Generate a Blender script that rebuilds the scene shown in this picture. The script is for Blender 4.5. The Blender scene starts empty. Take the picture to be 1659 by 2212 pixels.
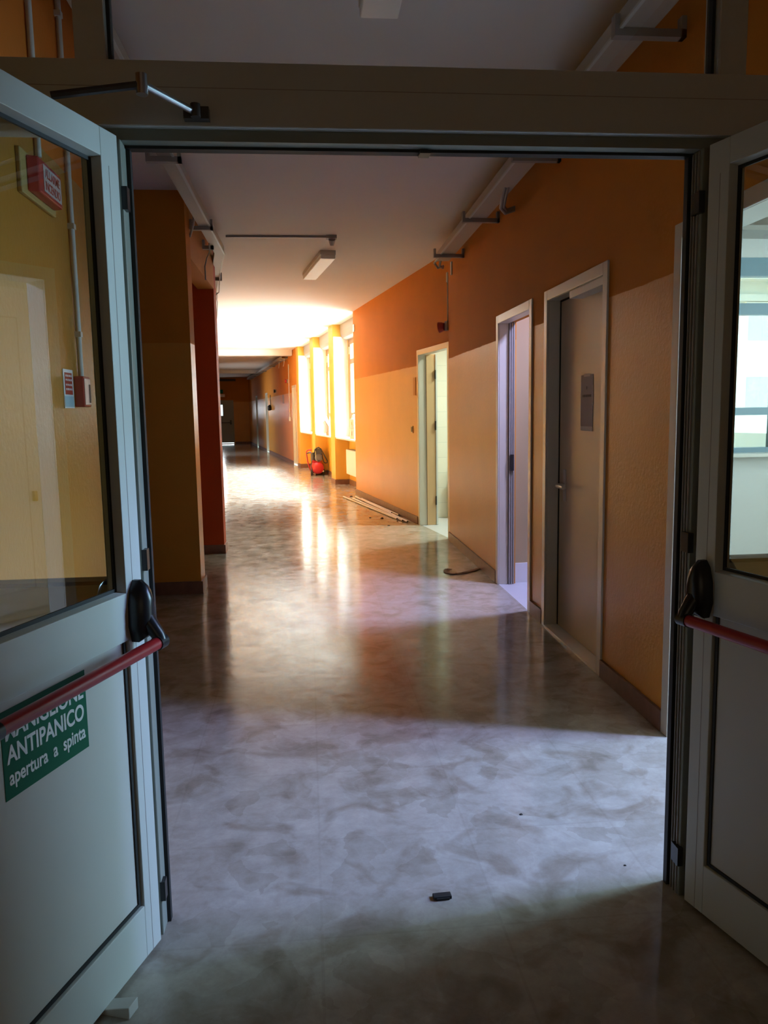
import bpy, bmesh, math, random
from mathutils import Vector, Matrix
random.seed(7)
S = bpy.context.scene
COL = S.collection

# ------------------------------------------------------------------ camera
F_PX = 1710.0
cam_d = bpy.data.cameras.new('camera')
cam_d.sensor_fit = 'VERTICAL'
cam_d.sensor_height = 36.0
cam_d.lens = F_PX / 2212.0 * 36.0
cam_d.clip_start = 0.05
cam_d.clip_end = 400
cam = bpy.data.objects.new('camera', cam_d)
COL.objects.link(cam)
CAM_ROWS = ((0.9952903, 0.0280014, -0.0928072), (-0.0955876, 0.1241619, -0.9876471), (-0.0161324, 0.9918668, 0.1262537))
_m = Matrix(CAM_ROWS)
_z = _m.col[2].normalized(); _x = (_m.col[1].cross(_m.col[2])).normalized(); _y = _z.cross(_x)
cam.matrix_world = Matrix(((_x.x, _y.x, _z.x, 0), (_x.y, _y.y, _z.y, 0), (_x.z, _y.z, _z.z, 1.42), (0, 0, 0, 1)))
S.camera = cam

# ------------------------------------------------------------------ exposure, world, lights
S.view_settings.view_transform = 'Standard'
S.view_settings.look = 'None'
S.view_settings.gamma = 1.0
S.view_settings.exposure = 0.38
S.view_settings.use_curve_mapping = False
S.cycles.use_denoising = True
S.cycles.max_bounces = 8
S.cycles.use_adaptive_sampling = True
S.cycles.adaptive_threshold = 0.03
S.cycles.diffuse_bounces = 5
S.cycles.glossy_bounces = 4
S.cycles.transparent_max_bounces = 12
S.cycles.sample_clamp_indirect = 8.0
S.cycles.caustics_reflective = False
S.cycles.caustics_refractive = False

W = bpy.data.worlds.new('sky')
W.use_nodes = True
bg = W.node_tree.nodes['Background']
bg.inputs[0].default_value = (0.62, 0.92, 1.0, 1)
bg.inputs[1].default_value = 1.5
S.world = W

ANG = math.atan2(0.1421, 0.98985)          # the far half of the corridor bends to the left
Q0 = Vector((0.806, 13.614, 0.0))
MF = Matrix.Translation(Q0) @ Matrix.Rotation(ANG, 4, 'Z')
def far(n, s, z=0.0):
    return MF @ Vector((n, s, z))

def area(name, loc, direction, sx, sy, radiance, color, spread=180):
    l = bpy.data.lights.new(name, 'AREA')
    l.shape = 'RECTANGLE'
    l.size = sx; l.size_y = sy
    l.energy = radiance * math.pi * sx * sy
    l.color = color
    l.spread = math.radians(spread)
    o = bpy.data.objects.new(name, l)
    COL.objects.link(o)
    o.location = loc
    o.rotation_euler = Vector(direction).to_track_quat('-Z', 'Y').to_euler()
    return o
DF = (MF.to_3x3() @ Vector((0, 1, 0)))
NF = (MF.to_3x3() @ Vector((1, 0, 0)))
def aim(p, q): return Vector(q) - Vector(p)
# daylight through the three corridor windows on the right (sky above, bright ground below)
area('daylight_corridor_windows', far(1.15, 3.5, 1.5), -NF, 7.6, 4.6, 33.0, (0.80, 0.93, 1.0))
area('bright_sky_corridor_windows', far(3.35, 3.6, 5.15), aim(far(3.35, 3.6, 5.15), far(-1.4, 3.6, 0)), 8.0, 1.8, 190.0, (0.78, 0.91, 1.0))
# side rooms: daylight, plus added side and high fill lights that have no opening
area('daylight_near_room', (4.22, 3.0, 1.75), (-1, -0.30, -0.10), 0.75, 1.3, 33.0, (0.44, 0.76, 1.0))
area('fill_near_room_side', (5.15, 5.4, 1.8), (-1, 0.25, 0), 1.5, 1.4, 9.0, (0.70, 0.92, 1.0))  # added fill, brightens the wall below the near room window
area('high_fill_near_room', (3.9, 2.45, 2.95), aim((3.9, 2.45, 2.95), (0.3, 2.65, 0)), 0.35, 0.5, 135.0, (0.36, 0.47, 1.0), 90)  # unseen high lamp added to throw the bluish band across the corridor floor
area('high_fill_small_room', (2.4, 5.58, 3.03), aim((2.4, 5.58, 3.03), (0.7, 5.72, 0)), 0.35, 0.35, 75.0, (0.48, 0.52, 1.0), 80)  # unseen lamp under the ceiling, added for the band at the small room door
area('high_fill_washroom', far(1.4, -4.45, 3.0), aim(far(1.4, -4.45, 3.0), far(-0.6, -4.6, 0)), 0.5, 0.5, 42.0, (0.82, 1.0, 0.86), 100)  # unseen lamp added for the greenish wedge of light outside the washroom
area('daylight_washroom', far(2.3, -4.6, 1.9), -NF, 1.2, 1.2, 3.4, (0.82, 1.0, 0.88))
# dim daylight from the entrance behind the camera
area('daylight_entrance', (0.3, -3.0, 1.6), (0, 1, 0), 2.0, 2.2, 0.20, (1.0, 0.88, 0.58))
# daylight at the far end: a side opening and the glass of the end door
area('daylight_far_side', far(-4.2, 15.2, 1.6), NF, 2.0, 2.0, 5.0, (0.85, 0.9, 1.0))
area('daylight_end_door', far(-1.2, 25.6, 1.4), -DF, 1.8, 2.6, 18.0, (0.9, 0.93, 1.0))

# ------------------------------------------------------------------ materials
def new_mat(name):
    m = bpy.data.materials.new(name); m.use_nodes = True
    nt = m.node_tree; b = nt.nodes['Principled BSDF']
    return m, nt, b
def mat(name, col, rough=0.5, metal=0.0, spec=0.5, noise=0.0, nscale=8.0, bump=0.0, bscale=60.0):
    m, nt, b = new_mat(name)
    b.inputs['Base Color'].default_value = (*col, 1)
    b.inputs['Roughness'].default_value = rough
    b.inputs['Metallic'].default_value = metal
    b.inputs['Specular IOR Level'].default_value = spec
    geo = nt.nodes.new('ShaderNodeNewGeometry')
    if noise > 0:
        n = nt.nodes.new('ShaderNodeTexNoise'); n.inputs['Scale'].default_value = nscale
        n.inputs['Detail'].default_value = 5
        nt.links.new(geo.outputs['Position'], n.inputs['Vector'])
        mx = nt.nodes.new('ShaderNodeMix'); mx.data_type = 'RGBA'
        mx.inputs[6].default_value = tuple(c * (1 - noise) for c in col) + (1,)
        mx.inputs[7].default_value = tuple(min(1, c * (1 + noise)) for c in col) + (1,)
        nt.links.new(n.outputs['Fac'], mx.inputs[0])
        nt.links.new(mx.outputs[2], b.inputs['Base Color'])
    if bump > 0:
        n2 = nt.nodes.new('ShaderNodeTexNoise'); n2.inputs['Scale'].default_value = bscale
        nt.links.new(geo.outputs['Position'], n2.inputs['Vector'])
        bp = nt.nodes.new('ShaderNodeBump'); bp.inputs['Strength'].default_value = bump
        bp.inputs['Distance'].default_value = 0.01
        nt.links.new(n2.outputs['Fac'], bp.inputs['Height'])
        nt.links.new(bp.outputs['Normal'], b.inputs['Normal'])
    return m

def wall_paint(name, upper, dado, zsplit=1.965):
    """matt paint above, glossy enamel dado below a slightly wavy hand-painted line"""
    m, nt, b = new_mat(name)
    L = nt.links.new; N = nt.nodes.new
    geo = N('ShaderNodeNewGeometry'); sep = N('ShaderNodeSeparateXYZ'); L(geo.outputs['Position'], sep.inputs[0])
    wob = N('ShaderNodeTexNoise'); wob.inputs['Scale'].default_value = 6.0; L(geo.outputs['Position'], wob.inputs['Vector'])
    wm = N('ShaderNodeMath'); wm.operation = 'MULTIPLY_ADD'; wm.inputs[1].default_value = 0.016; wm.inputs[2].default_value = -0.008
    L(wob.outputs['Fac'], wm.inputs[0])
    ad = N('ShaderNodeMath'); ad.operation = 'ADD'; L(sep.outputs['Z'], ad.inputs[0]); L(wm.outputs[0], ad.inputs[1])
    gt = N('ShaderNodeMath'); gt.operation = 'GREATER_THAN'; gt.inputs[1].default_value = zsplit; L(ad.outputs[0], gt.inputs[0])
    mot = N('ShaderNodeTexNoise'); mot.inputs['Scale'].default_value = 2.2; mot.inputs['Detail'].default_value = 6; L(geo.outputs['Position'], mot.inputs['Vector'])
    mx = N('ShaderNodeMix'); mx.data_type = 'RGBA'
    mx.inputs[6].default_value = (*dado, 1); mx.inputs[7].default_value = (*upper, 1); L(gt.outputs[0], mx.inputs[0])
    hsv = N('ShaderNodeHueSaturation'); L(mx.outputs[2], hsv.inputs['Color'])
    vm = N('ShaderNodeMath'); vm.operation = 'MULTIPLY_ADD'; vm.inputs[1].default_value = 0.22; vm.inputs[2].default_value = 0.89
    L(mot.outputs['Fac'], vm.inputs[0]); L(vm.outputs[0], hsv.inputs['Value'])
    L(hsv.outputs[0], b.inputs['Base Color'])
    rr = N('ShaderNodeMapRange'); rr.inputs['To Min'].default_value = 0.36; rr.inputs['To Max'].default_value = 0.75
    L(gt.outputs[0], rr.inputs['Value']); L(rr.outputs[0], b.inputs['Roughness'])
    sp = N('ShaderNodeMapRange'); sp.inputs['To Min'].default_value = 0.42; sp.inputs['To Max'].default_value = 0.2
    L(gt.outputs[0], sp.inputs['Value']); L(sp.outputs[0], b.inputs['Specular IOR Level'])
    gr = N('ShaderNodeTexNoise'); gr.inputs['Scale'].default_value = 55.0; gr.inputs['Detail'].default_value = 3; L(geo.outputs['Position'], gr.inputs['Vector'])
    bp = N('ShaderNodeBump'); bp.inputs['Strength'].default_value = 0.25; bp.inputs['Distance'].default_value = 0.006
    L(gr.outputs['Fac'], bp.inputs['Height']); L(bp.outputs['Normal'], b.inputs['Normal'])
    return m

def floor_mat():
    m, nt, b = new_mat('worn_terrazzo')
    L = nt.links.new; N = nt.nodes.new
    geo = N('ShaderNodeNewGeometry')
    n1 = N('ShaderNodeTexNoise'); n1.inputs['Scale'].default_value = 6.0; n1.inputs['Detail'].default_value = 9; n1.inputs['Roughness'].default_value = 0.74; n1.inputs['Distortion'].default_value = 0.2
    n2 = N('ShaderNodeTexNoise'); n2.inputs['Scale'].default_value = 9.0; n2.inputs['Detail'].default_value = 5
    n3 = N('ShaderNodeTexNoise'); n3.inputs['Scale'].default_value = 4.5; n3.inputs['Detail'].default_value = 8; n3.inputs['Distortion'].default_value = 1.2
    for n in (n1, n2, n3): L(geo.outputs['Position'], n.inputs['Vector'])
    r1 = N('ShaderNodeValToRGB'); L(n1.outputs['Fac'], r1.inputs[0])
    r1.color_ramp.elements[0].position = 0.30; r1.color_ramp.elements[0].color = (0.33, 0.29, 0.24, 1)
    r1.color_ramp.elements[1].position = 0.68; r1.color_ramp.elements[1].color = (0.50, 0.465, 0.41, 1)
    r2 = N('ShaderNodeValToRGB'); L(n3.outputs['Fac'], r2.inputs[0])
    r2.color_ramp.elements[0].position = 0.34; r2.color_ramp.elements[0].color = (0.68, 0.62, 0.56, 1)
    r2.color_ramp.elements[1].position = 0.50; r2.color_ramp.elements[1].color = (1.0, 1.0, 1.0, 1)
    mul = N('ShaderNodeMix'); mul.data_type = 'RGBA'; mul.blend_type = 'MULTIPLY'; mul.inputs[0].default_value = 0.8
    L(r1.outputs[0], mul.inputs[6]); L(r2.outputs[0], mul.inputs[7])
    # pale dust and scratches
    vor = N('ShaderNodeTexVoronoi'); vor.feature = 'DISTANCE_TO_EDGE'; vor.inputs['Scale'].default_value = 2.6
    dis = N('ShaderNodeMix'); dis.data_type = 'RGBA'; dis.blend_type = 'ADD'; dis.inputs[0].default_value = 0.25
    L(geo.outputs['Position'], dis.inputs[6]); L(n1.outputs['Color'], dis.inputs[7]); L(dis.outputs[2], vor.inputs['Vector'])
    rv = N('ShaderNodeValToRGB'); L(vor.outputs['Distance'], rv.inputs[0])
    rv.color_ramp.elements[0].position = 0.0; rv.color_ramp.elements[0].color = (0.16, 0.16, 0.16, 1)
    rv.color_ramp.elements[1].position = 0.012; rv.color_ramp.elements[1].color = (0, 0, 0, 1)
    dm = N('ShaderNodeMath'); dm.operation = 'MULTIPLY'; L(rv.outputs[0], dm.inputs[0]); L(n3.outputs['Fac'], dm.inputs[1])
    dust = N('ShaderNodeMix'); dust.data_type = 'RGBA'; dust.inputs[7].default_value = (0.62, 0.60, 0.57, 1)
    L(dm.outputs[0], dust.inputs[0]); L(mul.outputs[2], dust.inputs[6])
    # angular marble fragments of differing tone
    vc = N('ShaderNodeTexVoronoi'); vc.feature = 'F1'; vc.inputs['Scale'].default_value = 8.5
    v2 = N('ShaderNodeMix'); v2.data_type = 'RGBA'; v2.blend_type = 'ADD'; v2.inputs[0].default_value = 0.10
    L(geo.outputs['Position'], v2.inputs[6]); L(n2.outputs['Color'], v2.inputs[7]); L(v2.outputs[2], vc.inputs['Vector'])
    rc = N('ShaderNodeValToRGB'); L(vc.outputs['Color'], rc.inputs[0])
    rc.color_ramp.elements[0].position = 0.15; rc.color_ramp.elements[0].color = (0.66, 0.62, 0.56, 1)
    rc.color_ramp.elements[1].position = 0.55; rc.color_ramp.elements[1].color = (1.0, 1.0, 1.0, 1)
    frag = N('ShaderNodeMix'); frag.data_type = 'RGBA'; frag.blend_type = 'MULTIPLY'; frag.inputs[0].default_value = 0.42
    L(dust.outputs[2], frag.inputs[6]); L(rc.outputs[0], frag.inputs[7])
    # faint tile joints
    br = N('ShaderNodeTexBrick'); br.offset = 0.0; br.inputs['Scale'].default_value = 1.0
    br.inputs['Brick Width'].default_value = 0.5; br.inputs['Row Height'].default_value = 0.5; br.inputs['Mortar Size'].default_value = 0.004
    br.inputs['Color1'].default_value = (1, 1, 1, 1); br.inputs['Color2'].default_value = (0.93, 0.93, 0.93, 1); br.inputs['Mortar'].default_value = (0.86, 0.85, 0.84, 1)
    L(geo.outputs['Position'], br.inputs['Vector'])
    fin = N('ShaderNodeMix'); fin.data_type = 'RGBA'; fin.blend_type = 'MULTIPLY'; fin.inputs[0].default_value = 0.6
    L(frag.outputs[2], fin.inputs[6]); L(br.outputs['Color'], fin.inputs[7])
    L(fin.outputs[2], b.inputs['Base Color'])
    rr = N('ShaderNodeMapRange'); rr.inputs['From Min'].default_value = 0.35; rr.inputs['From Max'].default_value = 0.7
    rr.inputs['To Min'].default_value = 0.07; rr.inputs['To Max'].default_value = 0.24
    L(n1.outputs['Fac'], rr.inputs['Value']); L(rr.outputs[0], b.inputs['Roughness'])
    b.inputs['Specular IOR Level'].default_value = 0.42
    bp = N('ShaderNodeBump'); bp.inputs['Strength'].default_value = 0.10; bp.inputs['Distance'].default_value = 0.01
    L(n2.outputs['Fac'], bp.inputs['Height']); L(bp.outputs['Normal'], b.inputs['Normal'])
    return m

def glass_mat(name, tint=(0.96, 0.98, 0.97), refl=1.0):
    m = bpy.data.materials.new(name); m.use_nodes = True
    nt = m.node_tree; nt.nodes.clear(); N = nt.nodes.new; L = nt.links.new
    out = N('ShaderNodeOutputMaterial'); tr = N('ShaderNodeBsdfTransparent'); gl = N('ShaderNodeBsdfGlossy')
    tr.inputs[0].default_value = (*tint, 1); gl.inputs['Roughness'].default_value = 0.0
    gl.inputs['Color'].default_value = (refl, refl, refl, 1)
    fr = N('ShaderNodeFresnel'); fr.inputs['IOR'].default_value = 1.52
    ge = N('ShaderNodeNewGeometry'); om = N('ShaderNodeMath'); om.operation = 'SUBTRACT'; om.inputs[0].default_value = 2.4
    bf = N('ShaderNodeMath'); bf.operation = 'MULTIPLY'; bf.inputs[1].default_value = 2.4; L(ge.outputs['Backfacing'], bf.inputs[0]); L(bf.outputs[0], om.inputs[1])
    fm = N('ShaderNodeMath'); fm.operation = 'MULTIPLY'; fm.use_clamp = True; L(fr.outputs[0], fm.inputs[0]); L(om.outputs[0], fm.inputs[1])
    mx = N('ShaderNodeMixShader'); L(fm.outputs[0], mx.inputs[0]); L(tr.outputs[0], mx.inputs[1]); L(gl.outputs[0], mx.inputs[2])
    L(mx.outputs[0], out.inputs[0])
    return m

def tile_mat(name, c, mortar, size=0.2):
    m, nt, b = new_mat(name); N = nt.nodes.new; L = nt.links.new
    geo = N('ShaderNodeNewGeometry'); sep = N('ShaderNodeSeparateXYZ'); L(geo.outputs['Position'], sep.inputs[0])
    ad = N('ShaderNodeMath'); ad.operation = 'ADD'; L(sep.outputs['X'], ad.inputs[0]); L(sep.outputs['Y'], ad.inputs[1])
    cb = N('ShaderNodeCombineXYZ'); L(ad.outputs[0], cb.inputs['X']); L(sep.outputs['Z'], cb.inputs['Y'])
    br = N('ShaderNodeTexBrick'); br.offset = 0; br.inputs['Scale'].default_value = 1; br.inputs['Brick Width'].default_value = size
    br.inputs['Row Height'].default_value = size; br.inputs['Mortar Size'].default_value = 0.004
    br.inputs['Color1'].default_value = (*c, 1); br.inputs['Color2'].default_value = (*[k * 0.94 for k in c], 1); br.inputs['Mortar'].default_value = (*mortar, 1)
    L(cb.outputs[0], br.inputs['Vector']); L(br.outputs['Color'], b.inputs['Base Color']); b.inputs['Roughness'].default_value = 0.25
    return m

M = {}
M['wall'] = wall_paint('orange_wall_paint', (0.61, 0.215, 0.024), (0.66, 0.285, 0.045))
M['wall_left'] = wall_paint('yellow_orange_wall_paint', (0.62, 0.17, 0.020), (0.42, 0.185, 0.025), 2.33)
M['red'] = mat('red_orange_paint', (0.50, 0.065, 0.006), 0.6, noise=0.1, nscale=3)
M['orange'] = mat('plain_orange_paint', (0.62, 0.25, 0.04), 0.65, noise=0.08, nscale=3)
M['amber'] = mat('amber_column_paint', (0.72, 0.41, 0.06), 0.5, noise=0.08, nscale=3)
M['ceil'] = mat('white_ceiling_paint', (0.72, 0.68, 0.64), 0.8, noise=0.04, nscale=1.5)
M['room'] = mat('cream_room_paint', (0.74, 0.66, 0.52), 0.6, noise=0.05, nscale=2)
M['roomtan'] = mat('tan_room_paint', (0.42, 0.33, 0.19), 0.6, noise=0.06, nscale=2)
M['roomlow'] = mat('pale_blue_white_dado', (0.78, 0.80, 0.82), 0.35)
M['reveal'] = mat('blown_out_reveal_white', (0.86, 0.84, 0.78), 0.5)  # white puts the window glare on the reveals into the colour
M['floor'] = floor_mat()
M['roomfloor'] = mat('pale_grey_room_tiles', (0.55, 0.56, 0.58), 0.3, noise=0.1, nscale=3)
M['skirt'] = mat('red_brown_stone_skirting', (0.20, 0.10, 0.075), 0.45, noise=0.35, nscale=14)
M['alu'] = mat('cream_painted_aluminium', (0.60, 0.63, 0.59), 0.38, noise=0.03, nscale=4)
M['alushade'] = mat('shaded_grey_green_aluminium', (0.25, 0.27, 0.23), 0.42)  # grey-green aluminium with the shade on jambs and head mixed into its colour
M['panel'] = mat('cream_infill_panel', (0.60, 0.60, 0.55), 0.45, noise=0.04, nscale=3)
M['gasket'] = mat('black_rubber_gasket', (0.012, 0.012, 0.012), 0.6)
M['blackp'] = mat('black_plastic', (0.014, 0.014, 0.016), 0.3)
M['redbar'] = mat('red_panic_bar_paint', (0.42, 0.018, 0.025), 0.35)
M['steel'] = mat('brushed_steel', (0.50, 0.53, 0.54), 0.32, metal=1.0)
M['green'] = mat('green_sign_vinyl', (0.003, 0.13, 0.065), 0.6, spec=0.2)
M['white'] = mat('white_sign_vinyl', (0.80, 0.82, 0.82), 0.4)
M['frame'] = mat('beige_door_frame_paint', (0.60, 0.56, 0.47), 0.28, noise=0.03, nscale=5)
M['leaf'] = mat('beige_door_leaf_laminate', (0.66, 0.57, 0.42), 0.4, noise=0.06, nscale=1.6)
M['tan'] = mat('tan_door_lining', (0.62, 0.40, 0.20), 0.45)
M['tray'] = mat('dull_cream_cable_tray', (0.46, 0.42, 0.34), 0.45)
M['conduit'] = mat('grey_white_plastic_conduit', (0.62, 0.62, 0.58), 0.45)
M['greyp'] = mat('grey_plastic', (0.32, 0.29, 0.26), 0.5)
M['fixt'] = mat('white_luminaire_housing', (0.66, 0.64, 0.58), 0.5)
M['diff'] = mat('opal_luminaire_diffuser', (0.86, 0.85, 0.80), 0.35)
M['redp'] = mat('red_alarm_plastic', (0.42, 0.035, 0.03), 0.4)
M['redpale'] = mat('pale_pink_cover', (0.70, 0.50, 0.44), 0.3)
M['yellowp'] = mat('yellowed_backplate', (0.44, 0.30, 0.10), 0.5)
M['bluesgn'] = mat('pale_blue_sign_vinyl', (0.40, 0.60, 0.68), 0.4)
M['paper'] = mat('white_paper', (0.74, 0.70, 0.70), 0.7)
M['palepanel'] = mat('pale_pinkish_text_panel', (0.50, 0.42, 0.40), 0.5)
M['greypaper'] = mat('greyish_printed_paper', (0.42, 0.38, 0.40), 0.7)
M['ink'] = mat('dark_ink', (0.07, 0.06, 0.06), 0.6)
M['wood'] = mat('brown_window_wood', (0.34, 0.19, 0.08), 0.45, noise=0.15, nscale=20)
M['winframe'] = mat('blue_grey_window_frame', (0.22, 0.36, 0.46), 0.4)
M['marble'] = mat('white_marble_sill', (0.78, 0.77, 0.75), 0.3, noise=0.05, nscale=6)
M['rad'] = mat('white_enamel_radiator', (0.78, 0.73, 0.68), 0.35)
M['shut'] = mat('grey_white_shutter_box', (0.36, 0.36, 0.35), 0.5)
M['card'] = mat('brown_cardboard', (0.42, 0.28, 0.16), 0.75, noise=0.1, nscale=20)
M['cardpale'] = mat('printed_pale_cardboard', (0.72, 0.62, 0.52), 0.7, noise=0.1, nscale=30)
M['comp_red'] = mat('red_enamel', (0.50, 0.025, 0.035), 0.3)
M['rubber'] = mat('black_rubber', (0.02, 0.02, 0.02), 0.5)
M['cast'] = mat('cast_aluminium', (0.17, 0.16, 0.15), 0.45, metal=0.3)
M['dark'] = mat('dark_grey_motor_casing', (0.06, 0.055, 0.05), 0.5)
M['bluep'] = mat('blue_violet_plastic', (0.16, 0.14, 0.60), 0.4)
M['pipe'] = mat('white_plastic_tube', (0.72, 0.64, 0.56), 0.4)
M['tape'] = mat('brown_strap_webbing', (0.34, 0.26, 0.19), 0.7)
M['debris'] = mat('dark_debris', (0.03, 0.025, 0.02), 0.8)
M['tile'] = tile_mat('white_wall_tiles', (0.80, 0.84, 0.76), (0.66, 0.72, 0.66))
M['sheet'] = mat('dusty_plastic_sheet', (0.62, 0.64, 0.56), 0.35)
M['wardrobe'] = mat('white_wardrobe_laminate', (0.80, 0.78, 0.70), 0.35)
M['brass'] = mat('brass', (0.62, 0.42, 0.12), 0.3, metal=0.9)
M['enddoor'] = mat('grey_green_steel_door', (0.34, 0.35, 0.31), 0.45)
M['facade'] = mat('pale_plaster_facade', (0.78, 0.78, 0.70), 0.8, noise=0.05, nscale=2)
M['facadeband'] = mat('white_plaster_band', (0.92, 0.90, 0.82), 0.8)
M['teal'] = mat('teal_window_glass', (0.30, 0.60, 0.58), 0.5)
M['ground'] = mat('grey_courtyard_paving', (0.40, 0.40, 0.40), 0.8)
M['glass'] = glass_mat('door_glass')
M['winglass'] = glass_mat('window_glass')

# ------------------------------------------------------------------ mesh helpers
class MB:
    def __init__(s): s.v = []; s.f = []; s.smooth = False
    def box(s, x0, x1, y0, y1, z0, z1):
        if x1 < x0: x0, x1 = x1, x0
        if y1 < y0: y0, y1 = y1, y0
        if z1 < z0: z0, z1 = z1, z0
        b = len(s.v)
        s.v += [(x0, y0, z0), (x1, y0, z0), (x1, y1, z0), (x0, y1, z0), (x0, y0, z1), (x1, y0, z1), (x1, y1, z1), (x0, y1, z1)]
        s.f += [tuple(b + i for i in q) for q in ((3, 2, 1, 0), (4, 5, 6, 7), (0, 1, 5, 4), (1, 2, 6, 5), (2, 3, 7, 6), (3, 0, 4, 7))]
        return s
    def quad(s, *p):
        b = len(s.v); s.v += [tuple(q) for q in p]; s.f.append(tuple(range(b, b + len(p)))); return s
    def prism(s, poly, axis, a, b_):
        """poly: 2-D outline in the two other axes, extruded along axis from a to b_"""
        n = len(poly); b = len(s.v)
        def put(u, v, w):
            return (w, u, v) if axis == 'x' else (u, w, v) if axis == 'y' else (u, v, w)
        for w in (a, b_):
            s.v += [put(u, v, w) for u, v in poly]
        s.f.append(tuple(range(b + n - 1, b - 1, -1))); s.f.append(tuple(range(b + n, b + 2 * n)))
        for i in range(n):
            j = (i + 1) % n
            s.f.append((b + i, b + j, b + n + j, b + n + i))
        return s
    def tube(s, pts, r, seg=10, caps=True):
        pts = [Vector(p) for p in pts]; b = len(s.v); n = len(pts)
        rr = r if isinstance(r, (list, tuple)) else [r] * n
        prev = None
        for i, p in enumerate(pts):
            t = (pts[min(i + 1, n - 1)] - pts[max(i - 1, 0)]).normalized()
            if prev is None:
                a = Vector((0, 0, 1)) if abs(t.z) < 0.9 else Vector((1, 0, 0))
                u = t.cross(a).normalized()
            else:
                u = (prev - t * prev.dot(t)).normalized()
            prev = u; w = t.cross(u)
            for k in range(seg):
                an = 2 * math.pi * k / seg
                s.v.append(tuple(p + (u * math.cos(an) + w * math.sin(an)) * rr[i]))
        for i in range(n - 1):
            for k in range(seg):
                k2 = (k + 1) % seg
                s.f.append((b + i * seg + k, b + i * seg + k2, b + (i + 1) * seg + k2, b + (i + 1) * seg + k))
        if caps:
            s.f.append(tuple(b + k for k in range(seg - 1, -1, -1)))
            s.f.append(tuple(b + (n - 1) * seg + k for k in range(seg)))
        s.smooth = True
        return s
    def strip(s, x0, x1, z0, z1, w, ya, yb):
        """a sloping glazing bead round a rectangle in the xz plane: outer edge at depth ya, inner edge (w further in) at yb"""
        o = [(x0, z0), (x1, z0), (x1, z1), (x0, z1)]; i = [(x0 + w, z0 + w), (x1 - w, z0 + w), (x1 - w, z1 - w), (x0 + w, z1 - w)]
        for k in range(4):
            j = (k + 1) % 4
            s.quad((o[k][0], ya, o[k][1]), (o[j][0], ya, o[j][1]), (i[j][0], yb, i[j][1]), (i[k][0], yb, i[k][1]))
        return s
    def ring(s, x0, x1, z0, z1, w, y0, y1):
        s.box(x0, x0 + w, y0, y1, z0, z1); s.box(x1 - w, x1, y0, y1, z0, z1)
        s.box(x0 + w, x1 - w, y0, y1, z0, z0 + w); s.box(x0 + w, x1 - w, y0, y1, z1 - w, z1)
        return s
    def obj(s, name, m, parent=None, loc=None, rotz=0.0, bevel=0.0, smooth=None):
        me = bpy.data.meshes.new(name); me.from_pydata(s.v, [], s.f)
        bm = bmesh.new(); bm.from_mesh(me); bmesh.ops.recalc_face_normals(bm, faces=bm.faces); bm.to_mesh(me); bm.free()
        me.materials.append(M[m] if isinstance(m, str) else m)
        if (s.smooth if smooth is None else smooth):
            me.polygons.foreach_set('use_smooth', [True] * len(me.polygons))
            me.set_sharp_from_angle(angle=math.radians(40))
        o = bpy.data.objects.new(name, me); COL.objects.link(o)
        if parent is not None: o.parent = parent
        if loc is not None: o.location = loc
        o.rotation_euler = (0, 0, rotz)
        if bevel > 0:
            bv = o.modifiers.new('bevel', 'BEVEL'); bv.width = bevel; bv.segments = 2; bv.limit_method = 'ANGLE'
        return o

def tag(o, label=None, cat=None, group=None, kind=None):
    if label: o['label'] = label
    if cat: o['category'] = cat
    if group: o['group'] = group
    if kind: o['kind'] = kind
    return o
def empty(name, loc=(0, 0, 0), rotz=0.0):
    o = bpy.data.objects.new(name, None); o.empty_display_size = 0.1
    COL.objects.link(o); o.location = loc; o.rotation_euler = (0, 0, rotz)
    return o
def thing(name, label, cat, loc=(0, 0, 0), rotz=0.0, group=None):
    return tag(empty(name, loc, rotz), label, cat, group)
def struct(name, mb, m, loc=None, rotz=0.0, bevel=0.0):
    return tag(mb.obj(name, m, None, loc, rotz, bevel), kind='structure')
def fstruct(name, mb, m, bevel=0.0):
    return struct(name, mb, m, Q0, ANG, bevel)
def text_obj(name, body, m, parent, loc, rot, size, xscale=1.0, align='CENTER', bold=0.0, depth=0.0004, width=None):
    cu = bpy.data.curves.new(name, 'FONT'); cu.body = body; cu.size = size; cu.align_x = align
    cu.offset = bold; cu.extrude = depth
    tmp = bpy.data.objects.new('tmp_text', cu); COL.objects.link(tmp)
    dg = bpy.context.evaluated_depsgraph_get(); dg.update()
    me = bpy.data.meshes.new_from_object(tmp.evaluated_get(dg))
    bpy.data.objects.remove(tmp); bpy.data.curves.remove(cu)
    xs = [v.co.x for v in me.vertices]
    if width: xscale = width / (max(xs) - min(xs))
    for v in me.vertices: v.co.x *= xscale
    me.materials.clear(); me.materials.append(M[m])
    o = bpy.data.objects.new(name, me); COL.objects.link(o); o.parent = parent
    o.location = loc; o.rotation_euler = rot
    return o
def wall_with_openings(axis, t0, t1, a0, a1, H, ops):
    """axis 'y': wall runs along y with thickness t0..t1 in x. ops: (a, b, z0, z1)"""
    mb = MB()
    def bx(a, b, z0, z1):
        if b - a < 1e-4 or z1 - z0 < 1e-4: return
        mb.box(t0, t1, a, b, z0, z1) if axis == 'y' else mb.box(a, b, t0, t1, z0, z1)
    cur = a0
    for (a, b, z0, z1) in sorted(ops):
        bx(cur, a, 0, H); bx(a, b, 0, z0); bx(a, b, z1, H); cur = b
    bx(cur, a1, 0, H)
    return mb

H = 3.09
XR, XL = 1.52, -0.88
DH = 2.10            # door opening height in the wall
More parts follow.
